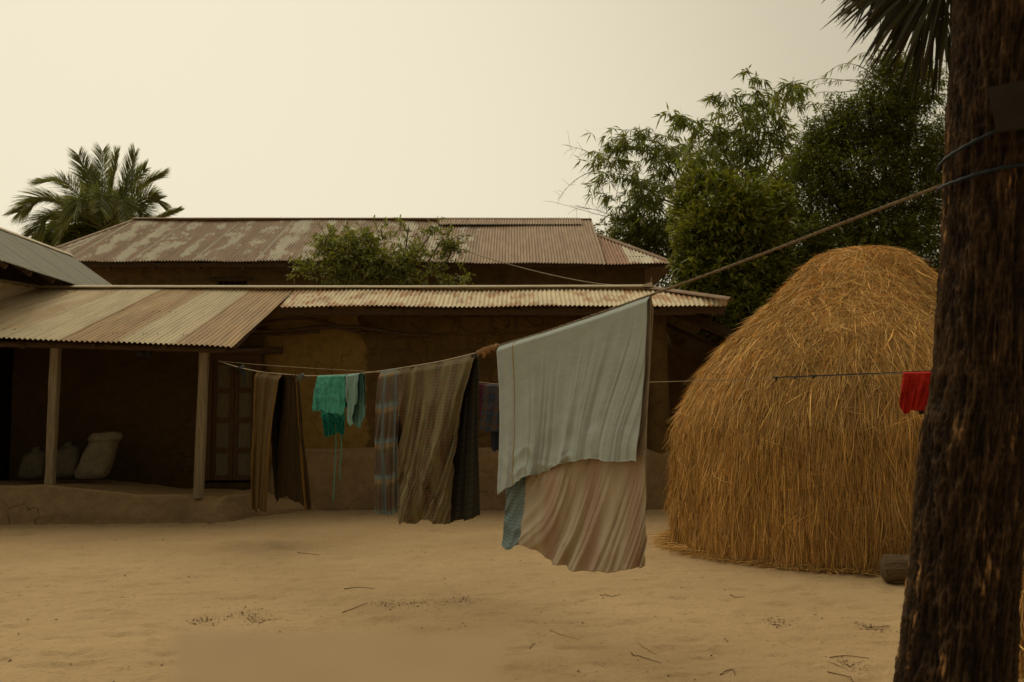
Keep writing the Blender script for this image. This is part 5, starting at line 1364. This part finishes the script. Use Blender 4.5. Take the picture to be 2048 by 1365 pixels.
# undergrowth below the trees, right of the shed and behind the rear house
ug = thing('undergrowth', 'dark tangled undergrowth below the trees behind the haystack', 'bushes', (6, 22, 0)); ug['kind'] = 'stuff'
ubl = [(1250, 480, 31, 70, 50), (1340, 540, 30, 70, 60), (1400, 650, 22, 80, 90), (1500, 700, 21.5, 90, 90), (1620, 680, 21, 90, 90), (1750, 700, 20.5, 100, 90), (1880, 680, 20, 100, 90), (1500, 560, 22.5, 80, 70), (1300, 500, 31, 55, 36)]
twig_foliage(ug, ubl, 5200, 7, .3, .14, .045, M['leaf_dark'], 104, droop=.15, gate=(.8, -.4), tone0=.8, name='bush_leaves')['kind'] = 'stuff'

# far line of trees round the village, seen only past the houses
ft_ = []
for k in range(46):
    x_ = -70 + k * 3.4; ft_.append((1024 + x_ / 75 * FPX, 805 - 18 * math.sin(k * 1.7), 75 + 6 * math.sin(k * 2.3), 62, 52))
dtl = thing('distant_trees', 'far low belt of trees beyond the houses', 'trees', (0, 75, 0)); dtl['kind'] = 'stuff'
twig_foliage(dtl, ft_, 5200, 5, .8, .8, .32, M['leaf_dark'], 107, droop=.1, gate=(.3, -.5), tone0=.8, name='tree_leaves', twigs=False)['kind'] = 'stuff'

# coconut palm at the left
YP = 40.0
cp = thing('coconut_palm', 'bushy young coconut palm beyond the left end of the rear roof', 'palm tree', (P(213, 470, YP)[0], YP, 0))
hub = P(214, 462, YP)
V, F = tube_arr([(hub[0] + .2, YP, 0), (hub[0] + .1, YP, 4), hub], [.28, .2, .22], 12); mesh('trunk', V, F, M['bark_back'], cp, smooth=True)
def coco_frond(tip, mid, seed, dY=0.0, hub_=None, Y=YP, par=None, LL=.88):
    r_ = np.random.RandomState(seed)
    h0 = hub if hub_ is None else hub_
    h0 = h0 + r_.randn(3) * .1
    a = P(mid[0], mid[1], Y + dY * .5); e = P(tip[0], tip[1], Y + dY)
    p = curve([h0, a, e], 60)
    t = np.linspace(0, 1, 60)
    V, F = tube_arr(p, np.linspace(.04, .006, 60), 5)
    fr_ = mesh('frond', V, F, M['bamboo'], par or cp, smooth=True)
    tg = np.gradient(p, axis=0); tg /= np.linalg.norm(tg, axis=1)[:, None]
    idx = np.repeat(np.arange(8, 60), 4); n = len(idx)
    q0 = np.concatenate([p[idx], p[idx]]); T = np.concatenate([tg[idx], tg[idx]]); tl_ = np.concatenate([t[idx], t[idx]])
    q0 = q0 + T * (r_.rand(2 * n) * .08 - .04)[:, None]
    upv = np.array([0, 0, 1.]) + .5 * r_.randn(3)
    S = np.cross(T, upv); S /= np.linalg.norm(S, axis=1)[:, None] + 1e-6
    S[:n] *= -1
    up2 = np.cross(S, T) * np.where(np.arange(2 * n) < n, 1, -1)[:, None]; up2 = np.where(up2[:, 2:3] < 0, -up2, up2)
    d = S * .75 + T * (.6 + .8 * tl_[:, None]) + up2 * .25 + r_.randn(2 * n, 3) * .10; d /= np.linalg.norm(d, axis=1)[:, None]
    L = LL * (.35 + .75 * np.sin(np.clip(tl_, .08, 1) * 2.7)) * (.85 + .3 * r_.rand(2 * n))
    L = np.maximum(L, .28 * LL)
    k = np.linspace(0, 1, 4)
    Q = q0[:, None] + d[:, None] * (L[:, None] * k)[..., None]; Q[..., 2] -= (.20 * L)[:, None] * k[None] ** 2
    sd = np.cross(d, r_.randn(2 * n, 3)); sd /= np.linalg.norm(sd, axis=1)[:, None]
    V, F = ribbons(Q, sd, np.array([.015, .028, .018, .003]))
    tn = np.clip(.95 + .22 * r_.randn(2 * n), .4, 1.6)
    mesh('leaflets', V, F, M['leaf_coco'], fr_, colr=np.repeat(np.stack([tn, tn, tn], -1), 8, 0))
FR = [((158, 312), (185, 380), 0), ((205, 305), (205, 390), .6), ((235, 310), (222, 390), -.6), ((270, 308), (250, 380), .3), ((322, 352), (280, 380), .5), ((318, 400), (285, 400), -.8), ((300, 450), (268, 415), -.5),
      ((85, 362), (140, 372), .4), ((38, 425), (100, 398), -.3), ((60, 405), (120, 405), .8), ((65, 470), (110, 430), -.8), ((85, 490), (130, 440), .4), ((150, 430), (165, 400), -1.6), ((250, 440), (240, 400), -1.8), ((200, 420), (205, 395), -2.2), ((178, 340), (190, 395), 1.4), ((290, 340), (255, 385), 1.2), ((120, 480), (150, 430), -1.4), ((105, 440), (150, 410), 1.5), ((280, 470), (250, 430), .7)]
for k, (tp, md, dY) in enumerate(FR): coco_frond(tp, md, 200 + k, dY)
# second frond tip poking over the roof ridge
c2 = thing('palm_sapling', 'single palm frond tip poking above the rear roof ridge right of the palm', 'palm', (P(300, 470, 36)[0], 36, 0))
h2 = P(270, 475, 36)
V, F = tube_arr([(h2[0], 36, 0), (h2[0], 36, 3), h2], [.14, .1, .06], 8); mesh('trunk', V, F, M['bark_back'], c2, smooth=True)
coco_frond((357, 420), (318, 438), 260, .2, hub_=h2, Y=36., par=c2, LL=.4)
pb = thing('palm_bush', 'dark leafy bush under the coconut palm behind the rear roof hip', 'bush', (P(180, 480, 41)[0], 41, 0))
twig_foliage(pb, [(190, 470, 41, 70, 30), (130, 482, 41, 50, 22), (240, 465, 41, 35, 24)], 900, 7, .4, .35, .07, M['leaf_dark'], 105, droop=.3, name='foliage')

# ------------------------------------------------------------------ ground litter
r_ = np.random.RandomState(77)
def on_ground(x, y, up=.004): return np.stack([x, y, ground_h(x, y) + up], -1)
n = 3400
yy = 5.2 + 11.5 * r_.rand(n) ** 1.25; xx = (r_.rand(n) * 2 - 1) * .56 * yy
clump = vnoise(np.stack([xx * 1.3, yy * 1.3, 0 * xx + 3], -1)); k = clump > -.05; xx, yy = xx[k], yy[k]; n = len(xx)
an = r_.rand(n) * 6.283; L = .006 + .026 * r_.rand(n) ** 4; W = L * (.25 + .5 * r_.rand(n))
c = on_ground(xx, yy); dx = np.stack([np.cos(an), np.sin(an), .15 * r_.randn(n)], -1) * L[:, None]; dw = np.stack([-np.sin(an), np.cos(an), .3 * r_.randn(n)], -1) * W[:, None] * .5
V = np.stack([c - dx / 2, c + dw, c + dx / 2 + (0, 0, .003), c - dw], 1).reshape(-1, 3); i = np.arange(n)[:, None] * 4
tn = np.clip(.6 + .5 * r_.rand(n), 0, 1.4)
b = NB('dry_leaf_bits', .9, .1); b.base(b.mix(1.0, b.attr(), (.15, .10, .055), 'MULTIPLY'))
o = mesh('ground_litter', V, i + np.array([[0, 1, 2, 3]]), b.m, None, loc=(0, 9, 0), colr=np.repeat(np.stack([tn, tn, tn], -1), 4, 0)); o['kind'] = 'stuff'
tag(o, 'small dark leaf crumbs and specks strewn over the sandy yard', 'litter')
# darker patches of fine debris
PT = [(490, 1227, 60), (840, 1204, 90), (1160 - 230, 1200, 60), (405, 1240, 50), (780, 1208, 60), (520, 1240, 50), (1550, 1240, 50), (1740, 1255, 50), (1700, 1330, 60)]
cs = []
for (px, py, w_) in PT:
    g = ground_at(px, py); m = 90
    cs.append(np.stack([g[0] + r_.randn(m) * w_ / 2 * g[1] / FPX * .6, g[1] + r_.randn(m) * .10], -1))
cs = np.vstack(cs); n = len(cs); an = r_.rand(n) * 6.28; L = .005 + .014 * r_.rand(n)
c = on_ground(cs[:, 0], cs[:, 1]); dx = np.stack([np.cos(an), np.sin(an), 0 * an], -1) * L[:, None]; dw = np.stack([-np.sin(an), np.cos(an), .3 * r_.randn(n)], -1) * L[:, None] * .5
V = np.stack([c - dx / 2, c + dw, c + dx / 2 + (0, 0, .003), c - dw], 1).reshape(-1, 3); i = np.arange(n)[:, None] * 4
o = mesh('debris_patch', V, i + np.array([[0, 1, 2, 3]]), b.m, None, loc=(0, 7.5, 0), colr=np.full((n * 4, 3), .95)); o['kind'] = 'stuff'
tag(o, 'darker patches of fine debris on the sand at the bottom left and centre', 'debris')
# individual twigs and straws
TW = [((1100, 1260), (1120, 1270), (1160, 1278), 1), ((1270, 1272), (1282, 1292), (1312, 1308), 1), ((1262, 1308), (1290, 1318), (1322, 1328), 0), ((1025, 1300), (1045, 1300), (1070, 1288), 0), ((1460, 1192), (1475, 1196), (1490, 1197), 0), ((1655, 1324), (1670, 1330), (1695, 1340), 1), ((1200, 1186), (1215, 1192), (1240, 1190), 0), ((1655, 1345), (1690, 1352), (1712, 1362), 0),
      ((685, 1225), (705, 1218), (735, 1207), 0), ((688, 1180), (715, 1175), (750, 1178), 0), ((1440, 1345), (1465, 1340), (1470, 1350), 0), ((1730, 1254), (1760, 1254), (1780, 1250), 0), ((1660, 1316), (1690, 1312), (1738, 1318), 0), ((595, 1106), (620, 1108), (640, 1110), 0), ((1545, 1252), (1555, 1250), (1562, 1251), 0)]
TL = ['pale straw stalk right of the blurred board, nearest its top right corner', 'pale bent straw stalk standing out in the middle of the lower right yard', 'dark twig running on from the bent pale stalk, lower right yard', 'short dark twig touching the right edge of the blurred board', 'short dark twig on the sand straight below the hay edge',
      'pale straw stalk on the sand left of the trunk foot', 'thin dark twig on the sand below the pink and cream cloth', 'dark twig nearest the foot of the big trunk', 'slanting dark twig pointing at the debris patch above the blurred board', 'long thin twig lying level above the blurred board',
      'small hooked twig at the bottom edge of the yard, right of centre', 'dark level twig on the sand close to the trunk edge', 'longest dark twig left of the lower trunk', 'small dark twig on the sand right of the porch platform end', 'tiny dark twig in the right middle of the open yard']
for (a, c_, e, pale_), lab_ in zip(TW, TL):
    p = curve([ground_at(*a), ground_at(*c_), ground_at(*e)], 12)
    p[:, 2] = ground_h(p[:, 0], p[:, 1]) + .006
    V, F = tube_arr(p, np.linspace(.0035, .002, 12), 5)
    o = mesh('straw_stalk' if pale_ else 'twig', V, F, M['twig_pale' if pale_ else 'twig'], None, loc=p[0])
    tag(o, lab_, 'straw stalk' if pale_ else 'twig', 'loose straw stalks on the yard' if pale_ else 'dry twigs on the yard')
